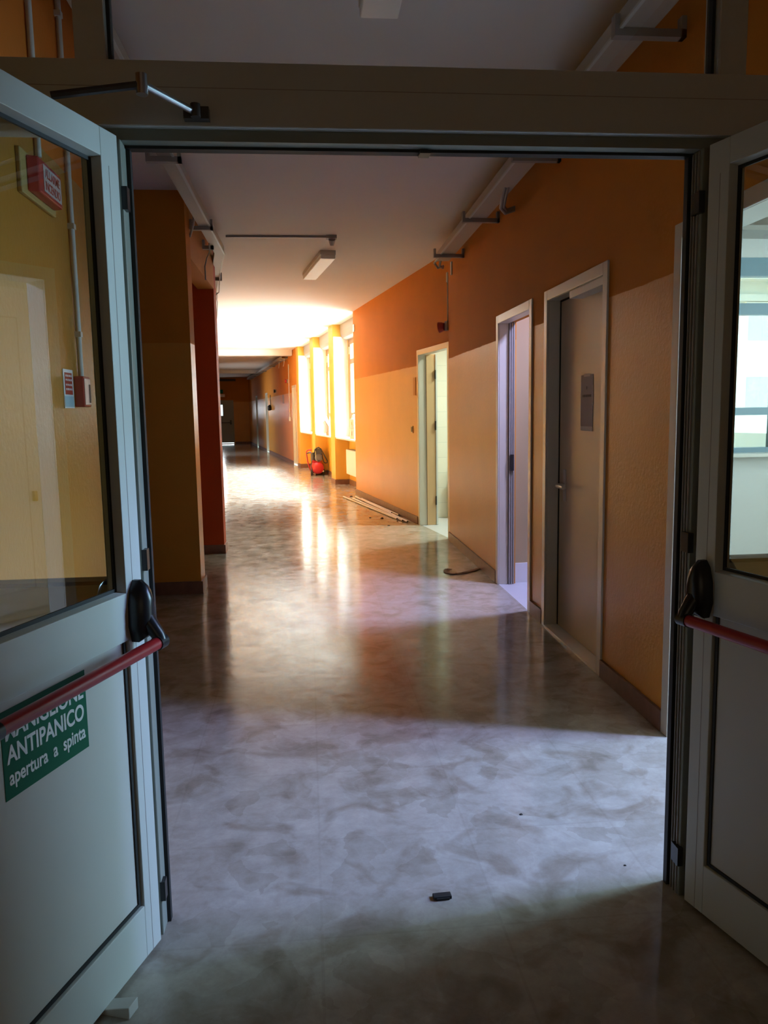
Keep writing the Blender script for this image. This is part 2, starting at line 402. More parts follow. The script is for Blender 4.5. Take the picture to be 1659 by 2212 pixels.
# ------------------------------------------------------------------ floor, ceiling
fl = MB(); fl.quad((-7.5, -3.2, 0), (XR, -3.2, 0), (XR, 8.6, 0), (-7.5, 8.6, 0))
def fq(mb, pts, z): mb.quad(*[tuple(far(n, s, z)) for n, s in pts])
pr = [(-7.5, 8.6, 0), (XR, 8.6, 0)] 
fl.quad((-7.5, 8.6, 0), (XR, 8.6, 0), tuple(far(0.02, -5.1)), tuple(far(0.02, 0)), tuple(far(0.6, 0)), tuple(far(0.6, 8.0)), tuple(far(0.0, 8.0)), tuple(far(0, 26)), tuple(far(-6.4, 26)), tuple(far(-6.4, -3.0)))
struct('floor', fl, 'floor')
rf = MB(); rf.box(XR, 5.6, 0.4, 8.0, -0.05, -0.001)
struct('floor_near_room', rf, 'roomfloor')
rf = MB(); rf.box(0.0, 3.0, -5.9, -0.2, -0.06, -0.002)
fstruct('floor_washroom', rf, 'roomfloor')
ce = MB()
ce.box(-7.5, 5.6, -3.2, 7.6, H, H + 0.1)
ce.quad((-7.5, 7.6, H), (3.6, 7.6, H), tuple(far(3.0, -6.0, H)), tuple(far(3.0, -0.2, H)), tuple(far(0.5, -0.2, H)), tuple(far(0.5, 8.0, H)), tuple(far(0.2, 8.0, H)), tuple(far(0.2, 26, H)), tuple(far(-6.4, 26, H)), tuple(far(-6.4, -4.0, H)))
struct('ceiling', ce, 'ceil')
bm_ = MB(); bm_.box(-2.45, -0.02, 8.1, 8.45, 2.94, H)
fstruct('ceiling_beam', bm_, 'ceil')
bm_ = MB(); bm_.box(-2.45, 0.0, 18.2, 18.5, 2.97, H)
fstruct('ceiling_beam_far', bm_, 'ceil')

# ------------------------------------------------------------------ walls
struct('wall_right', wall_with_openings('y', XR, XR + 0.14, -3.2, 8.5, H,
       [(2.20, 3.16, 0, DH), (3.99, 4.96, 0, DH), (5.34, 6.25, 0, DH)]), 'wall')
fstruct('wall_right_bend', wall_with_openings('y', 0, 0.14, -5.17, 0.0, H, [(-5.09, -3.94, 0, DH)]), 'wall')
fstruct('wall_right_far', wall_with_openings('y', 0, 0.30, 7.5, 24.9, H, [(7.66, 8.42, 0, DH), (15.6, 16.4, 0, DH), (20.1, 20.8, 0, DH)]), 'wall')
lw = MB(); lw.box(XL - 0.15, XL, -3.2, 4.15, 0, H)
struct('wall_left', lw, 'wall_left')
w = MB(); w.box(-4.2, XL, 6.31, 6.55, 0, H)
struct('wall_left_pier', w, 'wall')
w = MB(); w.box(-1.75, -1.60, 6.55, 8.13, 0, H)
struct('wall_left_recess', w, 'wall')
w = MB(); w.box(-1.04, XL - 0.002, 6.55, 8.13, 2.64, H)
struct('wall_left_lintel', w, 'orange')
w = MB(); w.box(-1.75, XL - 0.006, 8.13, 8.33, 0, H)
struct('wall_left_red', w, 'red')
w = MB(); w.box(-2.65, -2.45, -5.1, 14.2, 0, H); w.box(-2.65, -2.45, 16.2, 24.9, 0, H); w.box(-2.65, -2.45, 14.2, 16.2, 2.5, H)
fstruct('wall_left_far', w, 'wall')
w = MB(); w.box(-4.35, -4.2, -3.2, 8.6, 0, H); w.box(-4.35, XL - 0.15, 3.9, 4.0, 0, H)
struct('wall_lobby', w, 'wall')
w = MB(); w.box(XL - 0.2, XR + 0.14, -3.35, -3.2, 0, H)
struct('wall_back', w, 'wall')
fstruct('wall_end', wall_with_openings('x', 24.8, 25.0, -2.7, 0.3, H, [(-1.66, -0.74, 0, 2.05)]), 'wall')

# rooms behind the right wall
rm = MB()
rm.box(XR + 0.14, XR + 0.24, 3.90, 5.10, 0, H); rm.box(XR + 0.14, 2.75, 5.10, 5.18, 0, H);
rm.box(2.67, 2.75, 5.18, 6.30, 0, H)
rm.box(XR + 0.14, 5.4, 0.9, 1.0, 0, H)
rm.box(2.66, 2.75, 6.38, 7.1, 0, H)
rm.box(4.0, 4.15, 1.0, 1.9, 0, H); rm.box(4.0, 4.15, 3.4, 3.5, 0, H); rm.box(4.15, 5.2, 3.4, 3.5, 0, H); rm.box(5.2, 5.4, 3.5, 7.1, 0, H); rm.box(4.0, 4.15, 1.9, 3.4, 0, 1.0); rm.box(4.0, 4.15, 1.9, 3.4, 2.55, H)
struct('wall_rooms', rm, 'room')
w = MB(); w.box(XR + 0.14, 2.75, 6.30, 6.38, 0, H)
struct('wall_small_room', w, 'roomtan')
w = MB(); w.box(2.75, 3.0, 7.0, 7.15, 0, H); w.box(5.0, 5.2, 7.0, 7.15, 0, H); w.box(3.0, 5.0, 7.0, 7.15, 0, 0.98); w.box(3.0, 5.0, 7.0, 7.15, 2.74, H)
struct('wall_near_room_window', w, 'roomlow')
w = MB(); w.box(XR + 0.15, 2.67, 6.288, 6.30, 0.0, 0.16)
struct('baseboard_small_room', w, 'roomlow')
w = MB(); w.box(2.6, 2.7, -5.9, -0.2, 0, H); w.box(0.14, 2.7, -0.3, -0.2, 0, H); w.box(0.14, 2.7, -3.35, -3.25, 0, H); w.box(0.14, 2.7, -5.9, -5.8, 0, H)
fstruct('wall_washroom', w, 'tile')

# window bays of the far corridor (s 0..7.1), columns between them
def col_box(name, s0, s1):
    c = MB(); c.box(0.0, 0.42, s0, s1, 0, H); fstruct(name, c, 'amber')
    r = MB(); r.box(0.012, 0.29, s0 - 0.012, s0, 0.93, 2.86)  # thin white sheet holding the bright window light on the column face
    fstruct('trim_reveal_glare' + name[-2:], r, 'reveal')
    k = MB(); k.box(-0.013, 0.43, s0 - 0.014, s0 - 0.001, 0, 0.1) ; k.box(-0.013, 0.0, s0 - 0.014, s1, 0, 0.1)
    fstruct('baseboard_column' + name[-2:], k, 'skirt')
col_box('wall_column_1', 2.0, 2.46)
col_box('wall_column_2', 4.55, 5.0)
col_box('wall_column_3', 7.1, 7.5)
w = MB(); w.box(0.14, 0.42, -0.2, 0.0, 0, H)
fstruct('wall_column_0', w, 'wall')
bays = [(0.0, 2.0), (2.46, 4.55), (5.0, 7.1)]
for i, (a, b) in enumerate(bays):
    w = MB(); w.box(0.28, 0.42, a, b, 0, 0.90)
    fstruct('wall_parapet_%d' % (i + 1), w, 'amber')
    k = MB(); k.box(0.265, 0.28, a, b - 0.02, 0, 0.1)
    fstruct('baseboard_bay_%d' % (i + 1), k, 'skirt')
    w = MB(); w.box(0.02, 0.42, a, b - 0.014, 0.90, 0.93)
    fstruct('trim_sill_%d' % (i + 1), w, 'marble', 0.004)
    # rounded roller shutter box under the ceiling
    poly = [(0.15, H), (0.15, 2.95), (0.16, 2.88), (0.19, 2.83), (0.24, 2.80), (0.42, 2.80), (0.42, H)]
    w = MB(); w.prism(poly, 'y', a, b - 0.014)
    fstruct('trim_shutter_box_%d' % (i + 1), w, 'shut')
    win = empty('window_%d' % (i + 1), Q0, ANG); tag(win, kind='structure')
    fr = MB()
    def wbox(s0, s1, z0, z1, n0=0.30, n1=0.38): fr.box(n0, n1, s0, s1, z0, z1)
    wbox(b - 0.20, b - 0.014, 0.93, 2.80); wbox(a, a + 0.1, 0.93, 2.80); wbox(a + 0.1, b - 0.2, 2.70, 2.80)
    wbox(a + 0.1, b - 0.2, 0.93, 0.98); wbox(a + 0.1, b - 0.2, 2.33, 2.42); wbox(a + 0.1, b - 0.2, 1.32, 1.40)
    wbox((a + b) / 2 - 0.06, (a + b) / 2 + 0.06, 0.98, 2.70)
    fr.obj('window_frame', 'wood', win)
    g = MB(); g.box(0.335, 0.345, a + 0.1, b - 0.2, 0.98, 2.70); g.obj('pane', 'winglass', win)
    hl = MB(); hl.box(0.285, 0.30, b - 0.16, b - 0.13, 2.52, 2.66); hl.obj('shutter_strap_guide', 'white', win)

# ------------------------------------------------------------------ baseboards
k = MB()
for a, b in ((-3.2, 2.17), (3.21, 3.94), (5.01, 5.28), (6.31, 8.5)): k.box(XR - 0.015, XR, a, b, 0, 0.095)
struct('baseboard_right', k, 'skirt')
k = MB(); k.box(-0.015, 0, -3.86, 0.0, 0, 0.095); k.box(-0.015, 0.15, 0.0, 0.014, 0, 0.095)
fstruct('baseboard_right_bend', k, 'skirt')
k = MB(); k.box(-0.015, 0, 7.5, 7.58, 0, 0.095)
for a, b in ((8.5, 15.5), (16.5, 20.0), (20.9, 24.8)): k.box(-0.015, 0, a, b, 0, 0.095)
fstruct('baseboard_right_far', k, 'skirt')
k = MB(); k.box(-4.2, XL + 0.014, 6.295, 6.31, 0, 0.10); k.box(XL, XL + 0.014, 6.31, 6.56, 0, 0.10); k.box(XL, XL + 0.014, -3.2, 4.15, 0, 0.10)
struct('baseboard_left', k, 'skirt')
k = MB(); k.box(-1.6, XL + 0.008, 8.115, 8.13, 0, 0.09); k.box(XL - 0.006, XL + 0.008, 8.13, 8.34, 0, 0.09)
struct('baseboard_left_red', k, 'skirt')
k = MB(); k.box(-2.45, -1.70, 24.785, 24.8, 0, 0.1); k.box(-0.70, 0, 24.785, 24.8, 0, 0.1)
fstruct('baseboard_end', k, 'skirt')

# ------------------------------------------------------------------ room doors in the right wall
def door_frame(root, a, b, depth=0.14, m='frame', head=DH):
    """opening a..b along the local y axis; wall face at local x=0, room towards +x"""
    f = MB()
    t = 0.05
    f.box(-0.012, 0.0, a - t, a + 0.012, 0, head + t); f.box(-0.012, 0.0, b - 0.012, b + t, 0, head + t)
    f.box(-0.012, 0.0, a + 0.012, b - 0.012, head - 0.012, head + t)
    f.box(0.0, depth, a, a + 0.012, 0, head); f.box(0.0, depth, b - 0.012, b, 0, head)
    f.box(0.0, depth, a + 0.012, b - 0.012, head - 0.012, head)
    return f.obj('door_frame', m, root, bevel=0.003)
# door_1: the tiled washroom
d = tag(empty('door_1', Q0, ANG), kind='structure')
door_frame(d, -5.09, -3.94, 0.09)
w = MB(); w.box(0.09, 0.20, -3.965, -3.94, 0, DH); w.obj('door_lining', 'tan', d)
w = MB(); w.box(0.205, 0.225, -3.972, -3.94, 0.0, DH); w.obj('rebate_edge', 'alu', d)
for z in (0.25, 1.18, 1.8):
    w = MB(); w.tube([(0.2, -3.976, z), (0.2, -3.976, z + 0.11)], 0.008, 8); w.obj('hinge', 'blackp', d)
# door_2: small lit room
d = tag(empty('door_2', (XR, 0, 0)), kind='structure')
door_frame(d, 5.34, 6.25, 0.075)
w = MB()
for i in range(3): w.box(0.078 + i * 0.018, 0.090 + i * 0.018, 6.222 + i * 0.004, 6.25, 0, DH)
w.obj('rebate_strips', 'greyp', d)
w = MB(); w.box(0.085, 0.115, 6.212, 6.225, 0.93, 1.06); w.obj('hinge', 'blackp', d)
# door_3: closed door with a paper notice
d = tag(empty('door_3', (XR, 0, 0)), kind='structure')
door_frame(d, 3.99, 4.96, 0.075)
lf = MB(); lf.box(0.08, 0.12, 4.0, 4.945, 0.012, DH - 0.02)
leaf3 = lf.obj('door_leaf', 'leaf', d, bevel=0.003)
g = MB(); g.ring(3.998, 4.952, 0.004, DH - 0.008, 0.012, 0.0, 0.0)
gs = MB(); gs.box(0.076, 0.082, 4.944, 4.952, 0.0, DH - 0.012); gs.box(0.076, 0.082, 4.0, 4.952, DH - 0.022, DH - 0.012); gs.obj('door_gap_strip', 'gasket', d)  # black strips along the top and far edges of the leaf
hd = MB(); hd.box(0.074, 0.08, 4.805, 4.85, 0.84, 1.04); hp = hd.obj('handle_plate', 'conduit', leaf3, bevel=0.002)
hd = MB(); hd.tube([(0.08, 4.83, 0.94), (0.03, 4.83, 0.94), (0.024, 4.81, 0.94), (0.024, 4.69, 0.938)], 0.013, 10); hd.obj('handle', 'frame', leaf3)
th = MB(); th.box(-0.012, 0.08, 3.995, 4.955, 0.0, 0.012); th.obj('threshold', 'marble', d)
w = MB(); w.box(0.0, 0.08, 4.02, 4.55, 2.045, 2.085); w.obj('overhead_closer_track', 'alu', d)
# door_4: open doorway beside the partition
d = tag(empty('door_4', (XR, 0, 0)), kind='structure')
door_frame(d, 2.20, 3.16, 0.14)
# far doors
d = tag(empty('door_5', Q0, ANG), kind='structure')
door_frame(d, 7.66, 8.42, 0.10)
w = MB(); w.box(0.05, 0.09, 7.74, 8.40, 0.01, DH - 0.02); lf5 = w.obj('door_leaf', 'leaf', d)
w = MB(); w.box(0.03, 0.05, 7.76, 7.80, 0.95, 1.10); w.obj('handle', 'blackp', lf5)
for i, (a, b) in ((6, (15.6, 16.4)), (7, (20.1, 20.8))):
    d = tag(empty('door_%d' % i, Q0, ANG), kind='structure')
    door_frame(d, a, b, 0.20)
    w = MB(); w.box(0.12, 0.16, a + 0.01, b - 0.01, 0.01, DH - 0.02); lf = w.obj('door_leaf', 'leaf', d)
    w = MB(); w.box(0.09, 0.12, a + 0.05, a + 0.16, 1.0, 1.03); w.obj('handle', 'blackp', lf)
# end door
d = tag(empty('door_8', Q0, ANG), kind='structure')
w = MB(); w.ring(-1.66, -0.74, 0.0, 2.05, 0.04, 24.77, 24.86); w.v = w.v; w.obj('door_frame', 'enddoor', d)
w = MB(); w.box(-1.62, -1.52, 24.80, 24.84, 0.07, 2.01); w.box(-1.24, -0.78, 24.80, 24.84, 0.07, 2.01)
w.box(-1.52, -1.24, 24.80, 24.84, 0.07, 1.33); w.box(-1.52, -1.24, 24.80, 24.84, 1.84, 2.01)
lf = w.obj('door_leaf', 'enddoor', d)
w = MB(); w.box(-1.52, -1.24, 24.815, 24.825, 1.33, 1.84); w.obj('pane', 'winglass', lf)
w = MB(); w.box(-0.93, -0.86, 24.72, 24.80, 0.92, 1.12); w.obj('lock_case', 'blackp', lf)
w = MB(); w.tube([(-1.55, 24.74, 1.0), (-0.88, 24.74, 1.0)], 0.016, 8); w.obj('push_bar', 'dark', lf)

# ------------------------------------------------------------------ glazed partition with its frame
PY0, PY1 = 2.065, 2.145
ptn = thing('glazed_partition', 'cream aluminium partition frame with glass transom spanning the corridor', 'partition', (0.3, 2.105, 0))
def pb(x0, x1, z0, z1, y0=PY0, y1=PY1): return (x0 - 0.3, x1 - 0.3, y0 - 2.105, y1 - 2.105, z0, z1)
JL, JR = -0.433, 1.040
m_ = MB(); m_.box(*pb(JL - 0.095, JL, 0, 2.085)); m_.obj('jamb', 'alushade', ptn, bevel=0.003)
m_ = MB(); m_.box(*pb(JR, JR + 0.11, 0, 2.085)); m_.obj('jamb', 'alushade', ptn, bevel=0.003)
m_ = MB(); m_.box(*pb(XL, XR, 2.112, 2.262, PY0 - 0.01, PY1 + 0.01)); m_.obj('head_beam', 'alu', ptn, bevel=0.003)
m_ = MB(); m_.box(*pb(XL, XR, 2.200, 2.2015, PY0 - 0.0105, PY0 - 0.008)); m_.obj('beam_joint', 'greyp', ptn)
m_ = MB(); m_.box(*pb(JL - 0.095, JR + 0.11, 2.085, 2.112, PY0 + 0.012, PY1)); m_.obj('head_rebate', 'alushade', ptn)
m_ = MB(); m_.box(*pb(JL, JR, 2.078, 2.087, PY1 - 0.03, PY1)); m_.obj('head_gasket', 'gasket', ptn)
for x0, x1 in ((JL, JL + 0.010), (JR - 0.010, JR)):
    m_ = MB(); m_.box(*pb(x0, x1, 0, 2.08, PY1 - 0.022, PY1)); m_.obj('jamb_gasket', 'gasket', ptn)
m_ = MB()
for k in range(3): m_.box(*pb(JR - 0.004, JR + 0.001, 0.0, 2.08, PY0 + 0.012 + k * 0.016, PY0 + 0.016 + k * 0.016))
m_.obj('jamb_groove_strips', 'greyp', ptn)
for x0, x1 in ((JL - 0.095, JL - 0.022), (JR + 0.035, JR + 0.11)):
    m_ = MB(); m_.box(*pb(x0, x1, 2.262, H)); m_.obj('transom_mullion', 'alu', ptn, bevel=0.003)
m_ = MB(); m_.box(*pb(JL - 0.022, JL - 0.014, 2.262, H, 2.09, 2.12)); m_.box(*pb(JR + 0.027, JR + 0.035, 2.262, H, 2.09, 2.12)); m_.obj('transom_gasket', 'gasket', ptn)
for x0, x1 in ((XL, JL - 0.095), (JR + 0.11, XR)):
    m_ = MB(); m_.box(*pb(x0, x1, 0.0, 0.985, 2.08, 2.13)); m_.obj('sidelight_panel', 'panel', ptn)
    m_ = MB(); m_.box(*pb(x0, x1, 0.985, 0.995, 2.075, 2.135)); m_.obj('sidelight_gasket', 'gasket', ptn)
    m_ = MB(); m_.box(*pb(x0, x1, 0.995, 2.112, 2.10, 2.108)); m_.obj('sidelight_glass', 'glass', ptn)
for x0, x1 in ((XL, JL - 0.095), (JL - 0.022, JR + 0.035), (JR + 0.11, XR)):
    m_ = MB(); m_.box(*pb(x0, x1, 2.262, H, 2.10, 2.108)); m_.obj('transom_glass', 'glass', ptn)
for z in (1.92, 1.02, 0.10):
    m_ = MB(); m_.box(*pb(JR - 0.012, JR + 0.004, z, z + 0.055, PY0 - 0.012, PY0 + 0.03)); m_.obj('hinge', 'blackp', ptn)
    m_ = MB(); m_.box(*pb(JL - 0.004, JL + 0.010, z, z + 0.055, PY0 + 0.0, PY0 + 0.03)); m_.obj('hinge', 'blackp', ptn)
m_ = MB(); m_.box(*pb(0.305, 0.333, 2.072, 2.079, 2.10, 2.14)); m_.obj('bolt_keeper', 'blackp', ptn)

def swing_leaf(loc, rotz, side, label):
    """local +x runs from the hinge to the free edge, the face seen is at local y=0 on the side*y side"""
    r = thing('glazed_door_leaf', label, 'door', loc, rotz)
    s = side
    def yy(a): return a * s
    Wd = 0.735; T = -0.05
    f = MB()
    def fb(x0, x1, z0, z1, a=0.0, b=T): f.box(x0, x1, yy(a), yy(b), z0, z1)
    fb(0.0, 0.07, 0.012, 2.08); fb(Wd - 0.07, Wd, 0.012, 2.08)
    fb(0.07, Wd - 0.07, 2.015, 2.08); fb(0.07, Wd - 0.07, 0.866, 0.985); fb(0.07, Wd - 0.07, 0.012, 0.155)
    f.obj('leaf_frame', 'alu', r, bevel=0.002)
    b = MB(); b.strip(0.07, Wd - 0.07, 0.985, 2.015, 0.004, yy(-0.001), yy(-0.026)); b.obj('glazing_bead', 'alu', r)
    g = MB(); g.ring(0.072, Wd - 0.072, 0.987, 2.013, 0.010, yy(-0.030), yy(-0.024)); g.obj('gasket', 'gasket', r)
    g = MB(); g.box(0.074, Wd - 0.074, yy(-0.027), yy(-0.033), 0.989, 2.011); g.obj('glass_pane', 'glass', r)
    g = MB(); g.box(0.07, Wd - 0.07, yy(-0.012), yy(-0.04), 0.155, 0.866); g.obj('lower_panel', 'panel', r)
    g = MB(); g.box(0.074, 0.083, yy(-0.013), yy(-0.008), 0.157, 0.866); g.box(Wd - 0.083, Wd - 0.074, yy(-0.013), yy(-0.008), 0.157, 0.866); g.box(0.083, Wd - 0.083, yy(-0.013), yy(-0.008), 0.157, 0.166); g.obj('panel_gasket', 'gasket', r)
    g = MB(); g.box(0.040, 0.0415, yy(0.0005), yy(-0.003), 0.012, 2.0); g.obj('stile_joint', 'greyp', r)
    # panic bar: two teardrop housings, two arms, the red bar
    def housing(cx):
        pts = [(-0.030, 0.86), (-0.034, 0.90), (-0.031, 0.955), (-0.02, 0.995), (-0.006, 1.012), (0.006, 1.012), (0.02, 0.995), (0.031, 0.955), (0.034, 0.90), (0.022, 0.858)]
        mb = MB(); n = len(pts); base = 0
        for (dep, sc) in ((0.0, 1.0), (0.02, 1.0), (0.038, 0.82), (0.048, 0.45)):
            for px, pz in pts:
                mb.v.append((cx + px * sc, yy(dep), 0.93 + (pz - 0.93) * sc))
        for l in range(3):
            for i in range(n):
                j = (i + 1) % n
                mb.f.append((l * n + i, l * n + j, (l + 1) * n + j, (l + 1) * n + i))
        mb.f.append(tuple(range(n))); mb.f.append(tuple(3 * n + i for i in range(n)))
        mb.smooth = True
        h = mb.obj('panic_housing', 'blackp', r)
        a = MB(); a.tube([(cx, yy(0.02), 0.925), (cx, yy(0.045), 0.895), (cx, yy(0.062), 0.872), (cx, yy(0.068), 0.855)], [0.024, 0.02, 0.018, 0.017], 10)
        a.obj('pivot_arm', 'blackp', h)
    housing(0.036); housing(Wd - 0.045)
    bar = MB(); bar.tube([(0.052, yy(0.066), 0.856), (0.612, yy(0.066), 0.856)], 0.0155, 16)
    bo = bar.obj('panic_bar', 'redbar', r)
    c = MB(); c.tube([(0.022, yy(0.066), 0.856), (0.054, yy(0.066), 0.856)], 0.0185, 14); c.obj('bar_sleeve', 'blackp', bo)
    c = MB(); c.tube([(0.606, yy(0.066), 0.856), (0.70, yy(0.066), 0.856)], 0.0185, 14); c.obj('bar_sleeve', 'blackp', bo)
    return r
RL = math.atan2(-0.941, -0.338)
RR = math.atan2(-0.965, 0.261)
leafL = swing_leaf((JL + 0.0, 2.03, 0), RL, 1, 'left glazed door leaf swung open, with green panic bar sign')
leafR = swing_leaf((JR + 0.0, 2.03, 0), RR, -1, 'right glazed door leaf swung open, bright daylight behind its glass')

# the green sign on the left leaf's lower panel
sg = MB(); sg.box(0.240, 0.512, -0.012, -0.0108, 0.662, 0.845)
sign = sg.obj('panic_bar_sign', 'green', leafL); sign['label'] = 'green sign reading MANIGLIONE ANTIPANICO apertura a spinta'
rt = (math.radians(90), 0, math.radians(180))
text_obj('lettering', 'MANIGLIONE', 'white', sign, (0.377, -0.0105, 0.784), rt, 0.0515, bold=0.0012, width=0.252)
text_obj('lettering', 'ANTIPANICO', 'white', sign, (0.376, -0.0105, 0.735), rt, 0.0515, bold=0.0012, width=0.250)
text_obj('lettering', 'apertura  a  spinta', 'white', sign, (0.375, -0.0105, 0.690), rt, 0.043, bold=0.0009, width=0.248)

# door closer arm between the left leaf and the head beam
clo = thing('door_closer', 'jointed steel door closer arm on the beam above left leaf', 'door closer', (-0.33, 1.95, 2.10))
def rel(p, o=(-0.33, 1.95, 2.10)): return tuple(p[i] - o[i] for i in range(3))
a = MB(); a.tube([rel((-0.535, 1.88, 2.112)), rel((-0.345, 1.90, 2.146))], 0.009, 8); a.obj('lower_arm', 'dark', clo)
a = MB(); a.tube([rel((-0.345, 1.90, 2.148)), rel((-0.245, 2.03, 2.135))], 0.0085, 10); a.obj('upper_arm', 'steel', clo)
a = MB(); a.tube([rel((-0.345, 1.90, 2.125)), rel((-0.345, 1.90, 2.168))], 0.013, 12); a.obj('knuckle', 'steel', clo)
a = MB(); a.box(*[v for v in (-0.275 + 0.33, -0.215 + 0.33, 2.03 - 1.95, 2.055 - 1.95, 2.122 - 2.10, 2.15 - 2.10)]); a.tube([rel((-0.245, 2.022, 2.122)), rel((-0.245, 2.022, 2.152))], 0.012, 10)
a.obj('shoe', 'dark', clo)

# floor keeper and small things on the floor nearby
k = MB(); k.box(-0.027, 0.027, -0.012, 0.012, 0.0, 0.010); k.box(-0.02, 0.02, -0.016, -0.012, 0.0, 0.008)
tag(k.obj('floor_bolt_keeper', 'gasket', None, (0.354, 2.14, 0), 0.05, 0.002), 'small black floor bolt keeper in the middle of the doorway', 'bolt keeper')
k = MB(); k.prism([(-0.05, 0.0), (0.05, 0.0), (0.05, 0.030), (-0.05, 0.006)], 'y', -0.02, 0.02)
tag(k.obj('door_wedge', 'conduit', None, (-0.50, 1.795, 0.0), RL + math.pi / 2, 0.002), 'pale door wedge on the floor under left door leaf', 'wedge')

# ------------------------------------------------------------------ left wall devices seen through the left leaf's glass
sir = thing('alarm_sounder', 'red illuminated ALLARME INCENDIO box on the left wall, behind glass', 'alarm', (XL, 2.86, 2.19))
a = MB(); a.box(0, 0.015, -0.19, 0.15, -0.072, 0.066); a.obj('backplate', 'yellowp', sir, bevel=0.004)
a = MB(); a.prism([(0.015, -0.14), (0.05, -0.125), (0.05, 0.11), (0.015, 0.125)], 'z', -0.055, 0.055); a.obj('red_lens', 'redp', sir, bevel=0.005)
a = MB(); a.box(0.05, 0.0512, -0.085, 0.098, -0.042, 0.042); wf = a.obj('text_panel', 'palepanel', sir)
tr = (math.radians(90), 0, math.radians(90))
text_obj('lettering', 'ALLARME', 'redp', wf, (0.0515, 0.006, 0.006), tr, 0.040, 0.9, bold=0.0005)
text_obj('lettering', 'INCENDIO', 'redp', wf, (0.0515, 0.006, -0.034), tr, 0.040, 0.82, bold=0.0005)
cp = thing('fire_call_point', 'red fire alarm call point box on the left wall behind glass', 'call point', (XL, 3.188, 1.513))
a = MB(); a.box(0, 0.036, -0.047, 0.047, -0.058, 0.058); a.obj('housing', 'redp', cp, bevel=0.004)
a = MB(); a.box(0.036, 0.039, -0.041, 0.041, -0.050, 0.050); a.obj('front_cover', 'redpale', cp, bevel=0.002)
a = MB(); a.box(0.039, 0.041, 0.016, 0.034, -0.042, 0.028); a.obj('break_glass_slot', 'dark', cp)
sg = thing('fire_notice', 'narrow red and pale blue fire notice beside call point', 'sign', (XL, 3.065, 1.52))
a = MB(); a.box(0, 0.003, -0.06, 0.06, -0.07, 0.072); a.obj('notice_plate', 'white', sg)
a = MB(); a.box(0.003, 0.004, -0.045, 0.045, -0.02, 0.06); a.obj('red_field', 'redp', sg)
a = MB()
for z in (0.045, 0.03, 0.012, -0.004):
    for q_ in range(4): a.box(0.004, 0.0045, -0.036 + q_ * 0.02, -0.024 + q_ * 0.02, z, z + 0.007)
a.obj('small_print', 'white', sg)
a = MB(); a.box(0.003, 0.004, -0.055, 0.055, -0.065, -0.026); a.obj('blue_field', 'bluesgn', sg)
for y, z0, z1, lab in ((2.862, 2.278, H, 'thin grey conduit running up from the red alarm box'), (3.205, 1.572, H, 'thin grey conduit running up from the call point')):
    a = MB(); a.tube([(0, 0, 0), (0, 0, z1 - z0 - 0.002)], 0.0105, 10)
    for zz in (0.15, 0.55, 0.95, 1.3):
        if zz < z1 - z0 - 0.05: a.box(-0.012, 0.012, -0.014, 0.014, zz, zz + 0.02)
    tag(a.obj('wall_conduit', 'conduit', None, (XL + 0.012, y, z0)), lab, 'conduit', 'conduits on the left wall')

# ------------------------------------------------------------------ paper notice on door 3
pn = thing('paper_notice', 'printed paper notice in a clear sleeve on closed beige door', 'notice', (XR + 0.079, 4.455, 1.46))
a = MB(); a.box(-0.002, 0.0, -0.098, 0.098, -0.148, 0.148); a.obj('sheet', 'greypaper', pn)
a = MB(); a.box(-0.0026, -0.0022, -0.095, 0.095, -0.172, -0.145); a.obj('bottom_tape', 'paper', pn)
a = MB(); a.box(-0.0026, -0.0022, -0.05, 0.05, 0.138, 0.155); a.obj('top_tape', 'paper', pn)
a = MB(); a.box(-0.0026, -0.0022, 0.094, 0.101, -0.10, 0.11); a.obj('sleeve_edge', 'paper', pn)
a = MB(); a.box(-0.0026, -0.0022, -0.101, -0.097, -0.03, 0.09); a.obj('sleeve_edge', 'paper', pn)
a = MB()
for i in range(9): a.box(-0.0027, -0.002, -0.072 + i * 0.016, -0.061 + i * 0.016, 0.022, 0.036)
a.obj('printed_line', 'ink', pn)
a = MB(); a.box(-0.0027, -0.002, -0.006, 0.006, 0.065, 0.083); a.obj('printed_emblem', 'ink', pn)

# ------------------------------------------------------------------ cable trays
def bracket(parent, p0, p1, z):
    mb = MB(); x0, x1 = sorted((p0[0], p1[0]))
    mb.box(x0, x1, p0[1] - 0.02, p0[1] + 0.02, z - 0.03, z); mb.box(x0, x0 + 0.02, p0[1] - 0.02, p0[1] + 0.02, z, z + 0.05)
    mb.box(x1 - 0.02, x1, p0[1] - 0.02, p0[1] + 0.02, z - 0.03, z + 0.05)
    return mb.obj('bracket', 'greyp', parent)
TZ = 2.885
tr_ = thing('cable_tray', 'long cream cable tray under the ceiling along right wall', 'cable tray', (1.33, 2.25, TZ))
a = MB()
def tray_seg(mb, x0, x1, y0, y1, h=0.07):
    mb.box(x0, x1, y0, y1, 0, 0.006); mb.box(x0, x0 + 0.006, y0, y1, 0.006, h); mb.box(x1 - 0.006, x1, y0, y1, 0.006, h)
tray_seg(a, -0.08, 0.05, 0, 5.75); a.obj('tray_channel', 'tray', tr_, rotz=-0.010)
a = MB(); a.box(-0.092, -0.078, 0.0, 5.75, -0.006, 0.004); a.obj('tray_lip', 'alu', tr_, rotz=-0.010)
for y in (0.95, 2.5, 4.0, 5.4): bracket(tr_, (-0.10, y), (0.19, y), -0.001)
a = MB()
for k in range(2):
    a = MB(); a.tube([(0.02 + 0.022 * k, 3.12, 0.02), (0.03 + 0.022 * k, 3.25, -0.03), (0.055 + 0.02 * k, 3.4, -0.07 + 0.012 * k), (0.11 + 0.01 * k, 3.5, -0.08 + 0.018 * k), (0.188, 3.53, -0.05 + 0.018 * k)], 0.012, 8); a.obj('flexible_conduit', 'greyp', tr_)
